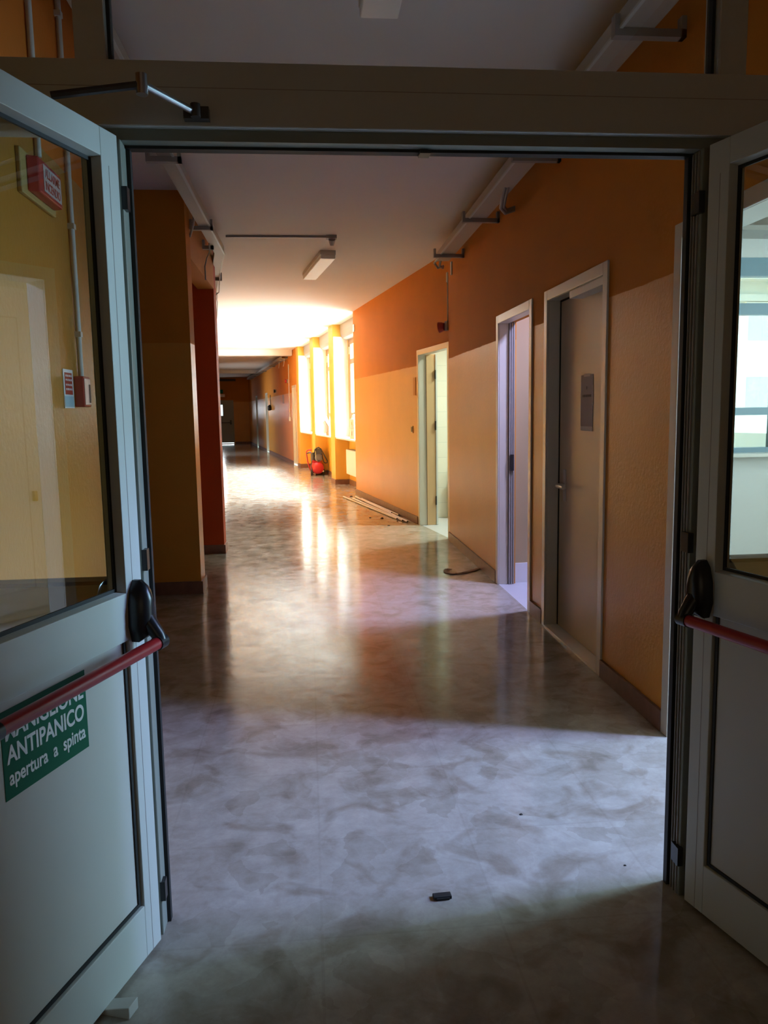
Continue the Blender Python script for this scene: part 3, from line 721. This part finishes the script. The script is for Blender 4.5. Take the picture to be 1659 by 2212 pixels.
a = MB(); a.tube([(0.0, 5.7, 0.03), (-0.02, 5.85, 0.0), (0.03, 5.95, -0.03), (0.08, 5.9, -0.02)], 0.012, 8); a.obj('loose_cable_end', 'greyp', tr_)
a = MB(); a.tube([(0.02, 5.7, 0.02), (0.03, 5.84, -0.03), (0.07, 5.85, -0.05)], 0.012, 8); a.obj('loose_cable_end', 'greyp', tr_)

tl_ = thing('cable_tray', 'long cream cable tray under the ceiling along left wall', 'cable tray', (-0.80, 2.25, TZ))
a = MB(); tray_seg(a, -0.01, 0.075, 0, 5.43); a.obj('tray_channel', 'tray', tl_)
a = MB(); a.box(0.070, 0.084, 0.0, 5.43, -0.006, 0.004); a.obj('tray_lip', 'alu', tl_)
a = MB(); tray_seg(a, -0.085, 0.0, 0.0, 6.5); bend = a.obj('tray_channel', 'tray', tl_, (0.072, 5.42, 0), ANG)
a = MB(); a.box(-0.004, 0.008, 0.0, 4.2, -0.006, 0.003); a.obj('tray_lip', 'alu', tl_, (0.072, 5.42, 0), ANG)
bracket(tl_, (-0.078, 2.6), (0.12, 2.6), -0.001); bracket(tl_, (-0.078, 4.31), (0.10, 4.31), -0.001); bracket(tl_, (-0.075, 5.05), (0.02, 5.05), -0.001)
for q_ in (1.3, 2.75, 4.15):
    mb = MB(); mb.box(-0.15, 0.03, q_ - 0.02, q_ + 0.02, -0.035, -0.001); mb.box(0.01, 0.03, q_ - 0.02, q_ + 0.02, -0.001, 0.05); mb.obj('bracket', 'greyp', tl_, (0.072, 5.42, 0), ANG)
a = MB(); a.tube([(-0.0, 4.05, 0.06), (-0.03, 4.15, -0.02), (-0.06, 4.24, -0.06), (-0.078, 4.29, -0.08)], 0.011, 8); a.obj('loose_cable', 'greyp', tl_)
a = MB(); a.tube([(0.0, 4.9, 0.04), (-0.01, 5.0, -0.06), (-0.05, 5.1, -0.10), (-0.07, 5.12, -0.16), (-0.07, 5.12, -0.28)], 0.006, 8); a.obj('loose_cable', 'greyp', tl_)
a = MB(); a.tube([(0.0, 1.0, 0.0), (0.015, 1.8, -0.08), (0.0, 2.4, -0.03), (0.03, 2.8, -0.06), (0.035, 3.3, -0.18), (0.02, 3.6, -0.26)], 0.006, 8); a.obj('hanging_cable', 'greyp', tl_, (0.072, 5.42, 0), ANG)
tf_ = thing('cable_tray', 'distant grey cable tray along far corridor wall past windows', 'cable tray', far(-0.09, 9.2, 2.93), ANG)
a = MB(); tray_seg(a, -0.09, 0.085, 0, 14.0); a.obj('tray_channel', 'greyp', tf_)
for y in (0.6, 3.5, 6.5, 9.5, 12.5): bracket(tf_, (-0.10, y), (0.09, y), -0.001)
a = MB(); a.tube([(0.0, 0.1, 0.0), (0.01, 0.3, -0.12), (0.02, 0.6, -0.18)], 0.008, 8); a.obj('loose_cable', 'conduit', tf_)
a = MB(); a.tube([(0.02, 1.6, 0.0), (0.02, 1.7, -0.10), (0.03, 1.9, -0.16)], 0.008, 8); a.obj('loose_cable', 'conduit', tf_)

# ------------------------------------------------------------------ ceiling lights, ceiling conduit
def luminaire(loc, rotz, L_, label):
    r = thing('ceiling_light', label, 'ceiling light', loc, rotz)
    a = MB(); a.box(-0.0825, 0.0825, -L_ / 2, L_ / 2, -0.045, 0); a.obj('housing', 'fixt', r, bevel=0.004)
    a = MB(); a.box(-0.078, 0.078, -L_ / 2 + 0.004, L_ / 2 - 0.004, -0.085, -0.045); a.obj('diffuser', 'diff', r, bevel=0.006)
    return r
luminaire((0.165, 9.19, H), ANG, 1.34, 'unlit white box luminaire on the ceiling past the doorway')
luminaire((0.335, 2.84, H), 0.0, 1.2, 'unlit pale luminaire on the ceiling directly above the partition transom')
cd = thing('ceiling_conduit', 'straight grey conduit across ceiling ending in a small sensor', 'conduit', (-0.25, 7.84, H))
a = MB(); a.box(-0.47, 0.545, -0.012, 0.012, -0.02, 0); a.obj('conduit', 'greyp', cd)
a = MB(); a.box(0.475, 0.575, -0.045, 0.045, -0.03, 0); a.obj('junction_box', 'greyp', cd)
a = MB(); a.tube([(0.53, 0.0, -0.03), (0.53, 0.02, -0.05), (0.53, 0.03, -0.085)], [0.035, 0.03, 0.02], 12); a.obj('sensor', 'conduit', cd)

# ------------------------------------------------------------------ small things on the right wall
bz = thing('alarm_bell', 'small red alarm bell above the open washroom door', 'alarm', far(0, -5.10, 2.31), ANG)
a = MB(); a.box(-0.035, 0, -0.06, 0.03, -0.045, 0.055); a.obj('base_box', 'greyp', bz, bevel=0.003)
a = MB(); a.tube([(-0.035, 0.03, 0.0), (-0.055, 0.05, 0.0), (-0.085, 0.07, -0.005)], [0.04, 0.05, 0.058], 14); a.obj('horn', 'redp', bz)
a = MB(); a.tube([(0, 0, 0), (0, 0, 0.40)], 0.009, 8)
tag(a.obj('wall_conduit', 'conduit', None, far(-0.010, -5.115, 2.368)), 'thin conduit rising from the red bell by the washroom door', 'conduit')
a = MB(); a.box(-0.02, 0, -0.025, 0.025, 0, 0.10)
tag(a.obj('cover_plate', 'conduit', None, far(0.0, -5.115, 2.772), ANG, 0.002), 'small pale cover plate at the top of bell conduit', 'cover plate')
a = MB(); a.box(-0.012, 0, -0.03, 0.03, 0, 0.13)
tag(a.obj('cover_plate', 'conduit', None, (XR, 8.28, 2.80), 0, 0.002), 'small pale upright cover plate below end of right cable tray', 'cover plate')
a = MB(); a.box(-0.006, 0, -0.055, 0.055, -0.11, 0.11)
tag(a.obj('wall_plate', 'orange', None, far(0, -3.76, 1.72), ANG, 0.002), 'orange painted plate on wall left of the washroom door', 'plate')
sw = thing('switch_box', 'dark open switch box on wall left of washroom door', 'switch', far(0, -3.62, 1.185), ANG)
a = MB(); a.box(-0.008, 0, -0.05, 0.03, -0.045, 0.045); a.obj('plate', 'tan', sw)
a = MB(); a.box(-0.012, -0.008, -0.03, 0.018, -0.03, 0.032); a.obj('socket_hole', 'dark', sw)
a = MB(); a.box(-0.012, 0, -0.12, 0.0, -0.06, 0.06)
tag(a.obj('wall_sign', 'white', None, far(0.0, -0.02, 2.81), ANG), 'small white plate on wall at the edge of first window bay', 'sign')

# far right wall
a = MB(); a.tube([(0, 0, 0), (0, 0, 1.46)], 0.011, 8)
tag(a.obj('wall_conduit', 'conduit', None, far(-0.012, 9.05, 1.30)), 'thin conduit down the far wall past the windows', 'conduit')
a = MB(); a.box(-0.04, 0, -0.06, 0.06, 0, 0.11)
tag(a.obj('socket_box', 'conduit', None, far(0, 9.05, 1.19), ANG, 0.003), 'small pale switch box under the far wall conduit', 'switch')
bz = thing('alarm_bell', 'tiny dark red bell beside the far wall conduit', 'alarm', far(0, 9.35, 2.31), ANG)
a = MB(); a.box(-0.03, 0, -0.05, 0.03, -0.05, 0.05); a.obj('base_box', 'greyp', bz)
a = MB(); a.tube([(-0.03, 0.0, 0), (-0.07, 0.02, 0)], [0.04, 0.06], 12); a.obj('horn', 'redp', bz)
a = MB(); a.box(-0.006, 0, -0.22, 0.22, -0.13, 0.13)
tag(a.obj('wall_notice', 'greypaper', None, far(0, 10.65, 1.83), ANG), 'small grey notice on the far wall past the conduit', 'notice')
hx = thing('hanging_handset', 'black object hanging by a cord on the far right wall', 'handset', far(0, 14.38, 1.62), ANG)
a = MB(); a.tube([(-0.02, 0, 0.05), (-0.025, 0, 0.30), (-0.02, 0, 0.42)], 0.012, 8); a.obj('cord', 'rubber', hx)
a = MB(); a.tube([(-0.05, 0, -0.11), (-0.06, 0, -0.06), (-0.06, 0, 0.02), (-0.04, 0, 0.08)], [0.05, 0.075, 0.07, 0.03], 12); a.obj('body', 'blackp', hx)
bz = thing('alarm_bell', 'tiny dark bell high on the far wall above hanging handset', 'alarm', far(0, 12.6, 2.12), ANG)
a = MB(); a.box(-0.03, 0, -0.05, 0.05, -0.05, 0.05); a.obj('base_box', 'greyp', bz)
a = MB(); a.tube([(-0.03, 0, 0), (-0.08, 0, 0)], [0.04, 0.06], 12); a.obj('horn', 'dark', bz)
# end wall
es = thing('exit_sign', 'dark green exit sign box above the far end door', 'sign', far(-1.26, 24.8, 2.2), ANG)
a = MB(); a.box(-0.20, 0.14, -0.10, 0, 0, 0.13); a.obj('lamp_box', 'rad', es)
a = MB(); a.box(-0.10, 0.06, -0.04, 0, 0.16, 0.34); a.obj('sign_panel', 'green', es)
a = MB(); a.box(-0.45, 0.55, -0.10, 0, -0.05, 0.05)
tag(a.obj('end_wall_dark_bar', 'dark', None, far(-1.15, 24.79, 2.98), ANG), 'long dark bar high on the far end wall', 'grille')  # plain dark box, no slats

# ------------------------------------------------------------------ radiator, sill things
rd = thing('radiator', 'white panel radiator under the first corridor window', 'radiator', far(0.20, 1.0, 0.24), ANG)
a = MB(); a.box(-0.07, 0.05, -0.62, 0.56, 0, 0.47); a.obj('panel', 'rad', rd, bevel=0.012)
a = MB()
for i in range(26): a.box(-0.06, 0.04, -0.60 + i * 0.045, -0.575 + i * 0.045, 0.47, 0.474)
a.obj('top_grille', 'greyp', rd)
for y in (-0.5, 0.40):
    a = MB(); a.box(0.05, 0.065, y, y + 0.06, 0.05, 0.42); a.obj('wall_bracket', 'steel', rd)

def carton(name, loc, dims, m, label, flaps=False, band=False):
    r = thing(name, label, 'box', loc, ANG)
    x, y, z = dims
    a = MB()
    if flaps:
        t = 0.006
        a.box(-x / 2, x / 2, -y / 2, y / 2, 0, t); a.box(-x / 2, -x / 2 + t, -y / 2, y / 2, t, z); a.box(x / 2 - t, x / 2, -y / 2, y / 2, t, z)
        a.box(-x / 2 + t, x / 2 - t, -y / 2, -y / 2 + t, t, z); a.box(-x / 2 + t, x / 2 - t, y / 2 - t, y / 2, t, z)
    else:
        a.box(-x / 2, x / 2, -y / 2, y / 2, 0, z)
    a.obj('carton_body', m, r, bevel=0.004)
    if flaps:
        f = MB(); f.quad((-x / 2, -y / 2, z), (-x / 2, y / 2, z), (-x / 2 - 0.07, y / 2, z + 0.12), (-x / 2 - 0.07, -y / 2, z + 0.12)); o = f.obj('flap', m, r); o.modifiers.new('thick', 'SOLIDIFY').thickness = 0.004
        f = MB(); f.quad((x / 2, -y / 2, z), (x / 2, y / 2, z), (x / 2 + 0.03, y / 2, z + 0.15), (x / 2 + 0.03, -y / 2, z + 0.15)); o = f.obj('flap', m, r); o.modifiers.new('thick', 'SOLIDIFY').thickness = 0.004
    if band:
        f = MB(); f.box(-x / 2 - 0.001, x / 2 + 0.001, -y / 2 - 0.001, y / 2 + 0.001, z * 0.92, z * 0.96); f.obj('tape_band', 'greyp', r)
        f = MB(); f.box(-x / 2 - 0.0015, -x / 2, -0.04, 0.04, z * 0.3, z * 0.65); f.obj('printed_mark', 'brass', r)
    return r
carton('cardboard_box', far(0.17, 3.28, 0.93), (0.20, 0.34, 0.20), 'card', 'open brown cardboard box on the second window sill', flaps=True)
for i, (dx, dy, rx, rz_, lab) in enumerate(((-0.09, -0.02, -0.45, 0.2, 'pale paper sheet leaning steeply out of the brown box'), (0.02, 0.05, 0.25, -0.3, 'darker stiff sheet standing upright in the brown box'))):
    a = MB(); a.box(-0.10, 0.10, -0.001, 0.001, 0, 0.30)
    o = a.obj('paper_sheet', ('paper', 'greypaper')[i], None, far(0.17 + dx, 3.28 + dy, 1.02), ANG + rz_); o.rotation_euler = (0.15, rx, ANG + rz_)
    tag(o, lab, 'paper')
carton('carton', far(0.19, 0.82, 0.93), (0.17, 0.42, 0.21), 'cardpale', 'pale carton at the bottom of the stack on first window sill', band=True)
carton('carton', far(0.19, 0.82, 1.14), (0.17, 0.38, 0.15), 'cardpale', 'printed carton in the middle of the stack on first window sill', band=True)
bt = thing('jug', 'small dark topped jug standing on the first window sill stack', 'jug', far(0.19, 0.92, 1.29), ANG)
a = MB(); a.tube([(0, 0, 0), (0, 0, 0.06), (0, 0, 0.09)], [0.055, 0.055, 0.02], 14); a.obj('jug_body', 'conduit', bt)
a = MB(); a.tube([(0, 0, 0.09), (0, 0, 0.115)], 0.022, 12); a.obj('cap', 'dark', bt)
a = MB(); a.box(-0.08, 0.08, -0.13, 0.13, 0, 0.012)
tag(a.obj('paper_stack', 'paper', None, far(0.13, 1.72, 0.93), ANG), 'thin paper stack lying on the first window sill', 'paper')

# ------------------------------------------------------------------ red compressor
cm = thing('air_compressor', 'red air compressor on wheels by the second window column', 'compressor', (0.19, 18.05, 0), ANG * 0.6)
def tank():
    mb = MB(); prof = [(-0.21, 0.0), (-0.205, 0.06), (-0.185, 0.11), (-0.15, 0.136), (0.25, 0.136), (0.285, 0.11), (0.305, 0.06), (0.31, 0.0)]
    mb.tube([(0, y, 0.175) for y, r in prof], [max(r, 0.002) for y, r in prof], 24)
    return mb
tk = tank().obj('tank', 'comp_red', cm)
a = MB(); a.tube([(0.10, -0.14, 0.10), (0.125, -0.16, 0.10)], 0.02, 10); a.obj('drain_fitting', 'white', tk)
a = MB(); a.box(-0.09, 0.10, -0.12, 0.2, 0.31, 0.33); a.obj('platform', 'comp_red', tk)
a = MB(); a.tube([(0.02, -0.13, 0.40), (0.02, 0.06, 0.40)], 0.085, 18); a.tube([(0.02, -0.16, 0.40), (0.02, -0.12, 0.40)], 0.06, 18); a.obj('motor', 'cast', cm)
a = MB(); a.tube([(0.02, -0.14, 0.33), (0.02, -0.14, 0.352)], 0.03, 12); a.box(-0.07, 0.11, -0.12, 0.10, 0.46, 0.50)
for i in range(6): a.box(-0.06, 0.10, -0.13 + i * 0.035, -0.115 + i * 0.035, 0.50, 0.57)
a.obj('cylinder_head', 'dark', cm)
a = MB(); a.box(-0.06, 0.10, -0.09, 0.07, 0.57, 0.60); a.obj('valve_plate', 'cast', cm)
a = MB(); a.tube([(-0.10, -0.05, 0.33), (-0.10, -0.05, 0.52)], [0.05, 0.045], 14); a.obj('air_filter', 'dark', cm)
a = MB(); a.box(-0.12, -0.07, -0.13, -0.06, 0.29, 0.35); a.obj('pressure_switch', 'comp_red', cm)
a = MB(); a.tube([(-0.16, 0.16, 0.16), (-0.205, 0.12, 0.30), (-0.23, 0.05, 0.46), (-0.235, 0.02, 0.54), (-0.20, 0.0, 0.575), (-0.12, 0.0, 0.58)], 0.014, 10)
a.tube([(-0.14, 0.22, 0.10), (-0.16, 0.16, 0.16)], 0.014, 10); a.obj('handle', 'comp_red', cm)
a = MB(); a.tube([(-0.235, 0.02, 0.50), (-0.15, 0.0, 0.52)], 0.012, 8); a.obj('handle_stay', 'dark', cm)
a = MB(); a.tube([(-0.17, 0.0, 0.515), (-0.14, 0.0, 0.525)], 0.018, 10); a.obj('blue_clip', 'bluep', cm)
for x in (-0.135, 0.135):
    a = MB(); a.tube([(x - 0.02, -0.05, 0.068), (x + 0.02, -0.05, 0.068)], 0.068, 20); wh = a.obj('wheel', 'rubber', cm)
    a = MB(); a.tube([(x - 0.023, -0.05, 0.068), (x + 0.023, -0.05, 0.068)], 0.03, 14); a.obj('hub', 'cast', wh)
a = MB(); a.tube([(-0.12, -0.05, 0.068), (0.12, -0.05, 0.068)], 0.01, 8); a.obj('axle', 'dark', cm)
a = MB(); a.box(-0.03, 0.03, 0.22, 0.27, 0.0, 0.05); a.obj('foot', 'rubber', cm)
hose = []
for i in range(30):
    t = i / 29
    hose.append((0.02 + 0.11 * t + 0.10 * math.sin(t * 3.1), -0.10 - 0.05 * math.sin(t * 3.0), 0.60 - 0.40 * t ** 1.6 + 0.03 * math.sin(t * 9)))
a = MB(); a.tube([(-0.07, -0.09, 0.52), (-0.03, -0.11, 0.61), (0.03, -0.12, 0.635), (0.08, -0.13, 0.60), (0.13, -0.14, 0.50), (0.18, -0.14, 0.40), (0.215, -0.14, 0.33), (0.21, -0.14, 0.285), (0.17, -0.14, 0.28), (0.135, -0.14, 0.31), (0.11, -0.13, 0.40), (0.10, -0.12, 0.50)], 0.0125, 10)
a.obj('hose', 'rubber', cm)
a = MB(); a.tube([(-0.13, -0.12, 0.33), (-0.15, -0.15, 0.22), (-0.135, -0.16, 0.12), (-0.12, -0.16, 0.05), (-0.10, -0.17, 0.012)], 0.009, 8)
a.obj('power_cord', 'rubber', cm)
a = MB(); a.tube([(-0.05, -0.15, 0.56), (-0.045, -0.17, 0.45), (-0.04, -0.16, 0.36), (-0.01, -0.17, 0.33)], 0.006, 8); a.obj('copper_line', 'steel', cm)

# ------------------------------------------------------------------ tubes and scraps on the floor
tubes = [((0.56, 13.15), (1.136, 10.254), 'left end tube of the white bundle, nearest the corridor middle'),
         ((0.70, 12.85), (1.19, 10.08), 'second white tube of the bundle counting from corridor middle'),
         ((0.76, 13.10), (1.235, 9.95), 'white tube of the bundle reaching furthest toward the doorway'),
         ((0.84, 12.75), (1.20, 10.62), 'short white tube lying between the bundle and the wall'),
         ((0.90, 12.3), (1.13, 10.9), 'shortest white tube, tight against the stone skirting')]
for p, q_, lab in tubes:
    mb = MB(); dv = Vector((q_[0] - p[0], q_[1] - p[1], 0)); L_ = dv.length
    mb.tube([(0, 0, 0), (L_ * 0.5, 0.004, 0), (L_, 0, 0)], 0.0135, 10, caps=False)
    mb.tube([(L_, 0, 0), (L_ * 0.5, 0.004, 0), (0, 0, 0)], 0.0108, 10, caps=False)
    root = thing('plastic_tube', lab, 'tube', (p[0], p[1], 0.0137), math.atan2(dv.y, dv.x), 'white tubes lying along the right wall')
    mb.obj('tube_wall', 'pipe', root)
    e = MB(); e.tube([(L_ - 0.05, 0, 0), (L_ - 0.02, 0, 0)], 0.0104, 10); e.obj('dark_bore', 'dark', root)
st = MB()
pts = [(1.50, 6.90), (1.42, 6.80), (1.33, 6.72), (1.25, 6.69), (1.20, 6.72), (1.185, 6.80), (1.20, 6.88), (1.235, 6.90)]
for i in range(len(pts) - 1):
    a0, a1 = Vector((*pts[i], 0)), Vector((*pts[i + 1], 0))
    d0 = (a1 - a0).normalized(); nn = Vector((-d0.y, d0.x, 0)) * 0.026
    st.quad(a0 - nn + Vector((0, 0, .004)), a1 - nn + Vector((0, 0, .004)), a1 + nn + Vector((0, 0, .006)), a0 + nn + Vector((0, 0, .006)))
o = st.obj('strap', 'tape'); o.modifiers.new('thick', 'SOLIDIFY').thickness = 0.003
for v in o.data.vertices: v.co -= Vector((1.3, 6.8, 0))
o.location = (1.3, 6.8, 0)
tag(o, 'looped brown webbing strap on the floor beside the right skirting', 'strap')
labs = [((0.951, 10.432), 0.03, 'dark scrap nearest the ends of the white tubes'), ((0.972, 9.729), 0.02, 'dark scrap on floor in front of the white tubes'), ((0.80, 10.5), 0.022, 'pale brown scrap left of the scraps by the white tubes'),
        ((0.71, 2.58), 0.008, 'tiny dark scrap on the blue lit floor past the doorway'), ((0.948, 2.233), 0.006, 'tiny dark scrap on floor near the right jamb'), ((0.70, 13.25), 0.035, 'dark scrap at the far end of the white tubes')]
for (x, y), sz, lab in labs:
    mb = MB(); n = 7
    for k in range(n):
        an = 2 * math.pi * k / n; r_ = sz * random.uniform(0.6, 1.1)
        mb.v.append((r_ * math.cos(an), r_ * 0.6 * math.sin(an), 0)); 
    for k in range(n):
        x_, y_, z_ = mb.v[k]; mb.v.append((x_ * 0.6, y_ * 0.6, sz * random.uniform(0.35, 0.6)))
    mb.f.append(tuple(range(n))); mb.f.append(tuple(range(n, 2 * n)))
    for k in range(n): mb.f.append((k, (k + 1) % n, n + (k + 1) % n, n + k))
    tag(mb.obj('floor_scrap', 'debris', None, (x, y, 0.0)), lab, 'scrap', 'scraps on the floor')

# ------------------------------------------------------------------ near room seen through the right leaf, washroom sheet
wd = thing('wardrobe', 'white two door wardrobe in the near room, reflected in the left glass', 'wardrobe', (3.30, 4.05, 0), 0.0)
a = MB(); a.box(-0.2, 0.2, -0.5, 0.5, 0.0, 2.3); a.obj('carcass', 'wardrobe', wd)
for y0, y1, hy in ((-0.497, -0.002, -0.06), (0.002, 0.497, 0.06)):
    a = MB(); a.box(-0.22, -0.2, y0, y1, 0.06, 2.28); dr = a.obj('wardrobe_door', 'wardrobe', wd, bevel=0.002)
    a = MB(); a.ring(y0 + 0.09, y1 - 0.09, 0.2, 2.1, 0.008, 0, 0.003)
    a.v = [(-0.2235 + y, x, z) for x, y, z in a.v]; a.obj('panel_moulding', 'frame', dr)
    a = MB(); a.box(-0.25, -0.22, hy - 0.012, hy + 0.012, 0.83, 0.90); a.obj('handle', 'brass', dr)
nw = tag(empty('window_4', (4.0, 7.07, 0)), kind='structure')
fr = MB()
fr.box(-1.0, 1.0, -0.05, 0.05, 0.98, 1.03); fr.box(-1.0, 1.0, -0.05, 0.05, 2.58, 2.74); fr.box(-1.0, 1.0, -0.05, 0.05, 2.24, 2.34); fr.box(-1.0, 1.0, -0.05, 0.05, 1.33, 1.40)
for x in (-1.0, -0.33, 0.30, 0.93): fr.box(x, x + 0.07, -0.05, 0.05, 1.03, 2.58)
fr.obj('window_frame', 'winframe', nw)
a = MB(); a.box(-0.93, 0.93, -0.005, 0.005, 1.03, 2.58); a.obj('pane', 'winglass', nw)
a = MB(); a.box(2.75, 5.2, 6.65, 7.0, 2.90, 2.94)
struct('trim_near_room_rail', a, 'shut')
a = MB(); a.box(2.95, 5.05, 6.82, 7.02, 0.955, 0.985)
struct('trim_near_room_sill', a, 'marble')
sh = MB(); n_, m2 = 14, 10
for i in range(n_):
    for j in range(m2):
        u, v = i / (n_ - 1), j / (m2 - 1)
        sh.v.append((0.10 * math.sin(u * 14 + v * 2) * (0.4 + 0.6 * (1 - v)) + 0.05 * math.sin(u * 31), u * 0.9, 0.02 + v * (0.55 + 0.25 * math.sin(u * 4))))
for i in range(n_ - 1):
    for j in range(m2 - 1):
        sh.f.append((i * m2 + j, (i + 1) * m2 + j, (i + 1) * m2 + j + 1, i * m2 + j + 1))
sh.smooth = True
o = sh.obj('plastic_sheet', 'sheet', None, far(0.75, -3.27, 0.0), ANG + math.radians(-90))
o.location = far(0.55, -3.42, 0.0); o.rotation_euler = (0, 0, ANG - math.pi / 2)
o.modifiers.new('thick', 'SOLIDIFY').thickness = 0.003
tag(o, 'crumpled pale plastic sheet hanging inside the tiled washroom', 'sheet')

# ------------------------------------------------------------------ building across the courtyard
bl = thing('apartment_building', 'pale building across the courtyard, seen through near room window', 'building', (15, 24, -4), math.radians(6))
a = MB(); a.box(-12, 14, 0, 10, 0, 9.6); a.obj('facade', 'facade', bl)
a = MB(); a.box(-12.4, 14.4, -0.5, 10, 9.2, 9.7); a.obj('cornice', 'facadeband', bl)
a = MB(); a.box(-12.0, 14.0, -0.12, 0.0, 8.6, 8.8); a.obj('string_course', 'facadeband', bl)
a = MB(); a.box(-12.0, 14.0, -0.10, 0.0, 6.35, 6.55); a.obj('string_course', 'facadeband', bl)
for fz in (5.2, 7.4):
    for i in range(9):
        x = -11.0 + i * 2.4
        a = MB(); a.ring(x - 0.08, x + 1.18, fz - 0.08, fz + 1.18, 0.08, -0.08, 0.02); wfm = a.obj('window_surround', 'facadeband', bl)
        a = MB(); a.box(x, x + 1.1, -0.02, 0.03, fz, fz + 1.1); a.box(x + 0.53, x + 0.57, -0.05, -0.02, fz, fz + 1.1); a.obj('pane', 'teal', wfm)
a = MB(); a.box(2.0, 60, 8.2, 60, -4.2, -4.0); a.box(6.0, 60, -20, 8.2, -4.2, -4.0)
struct('ground', a, 'ground')
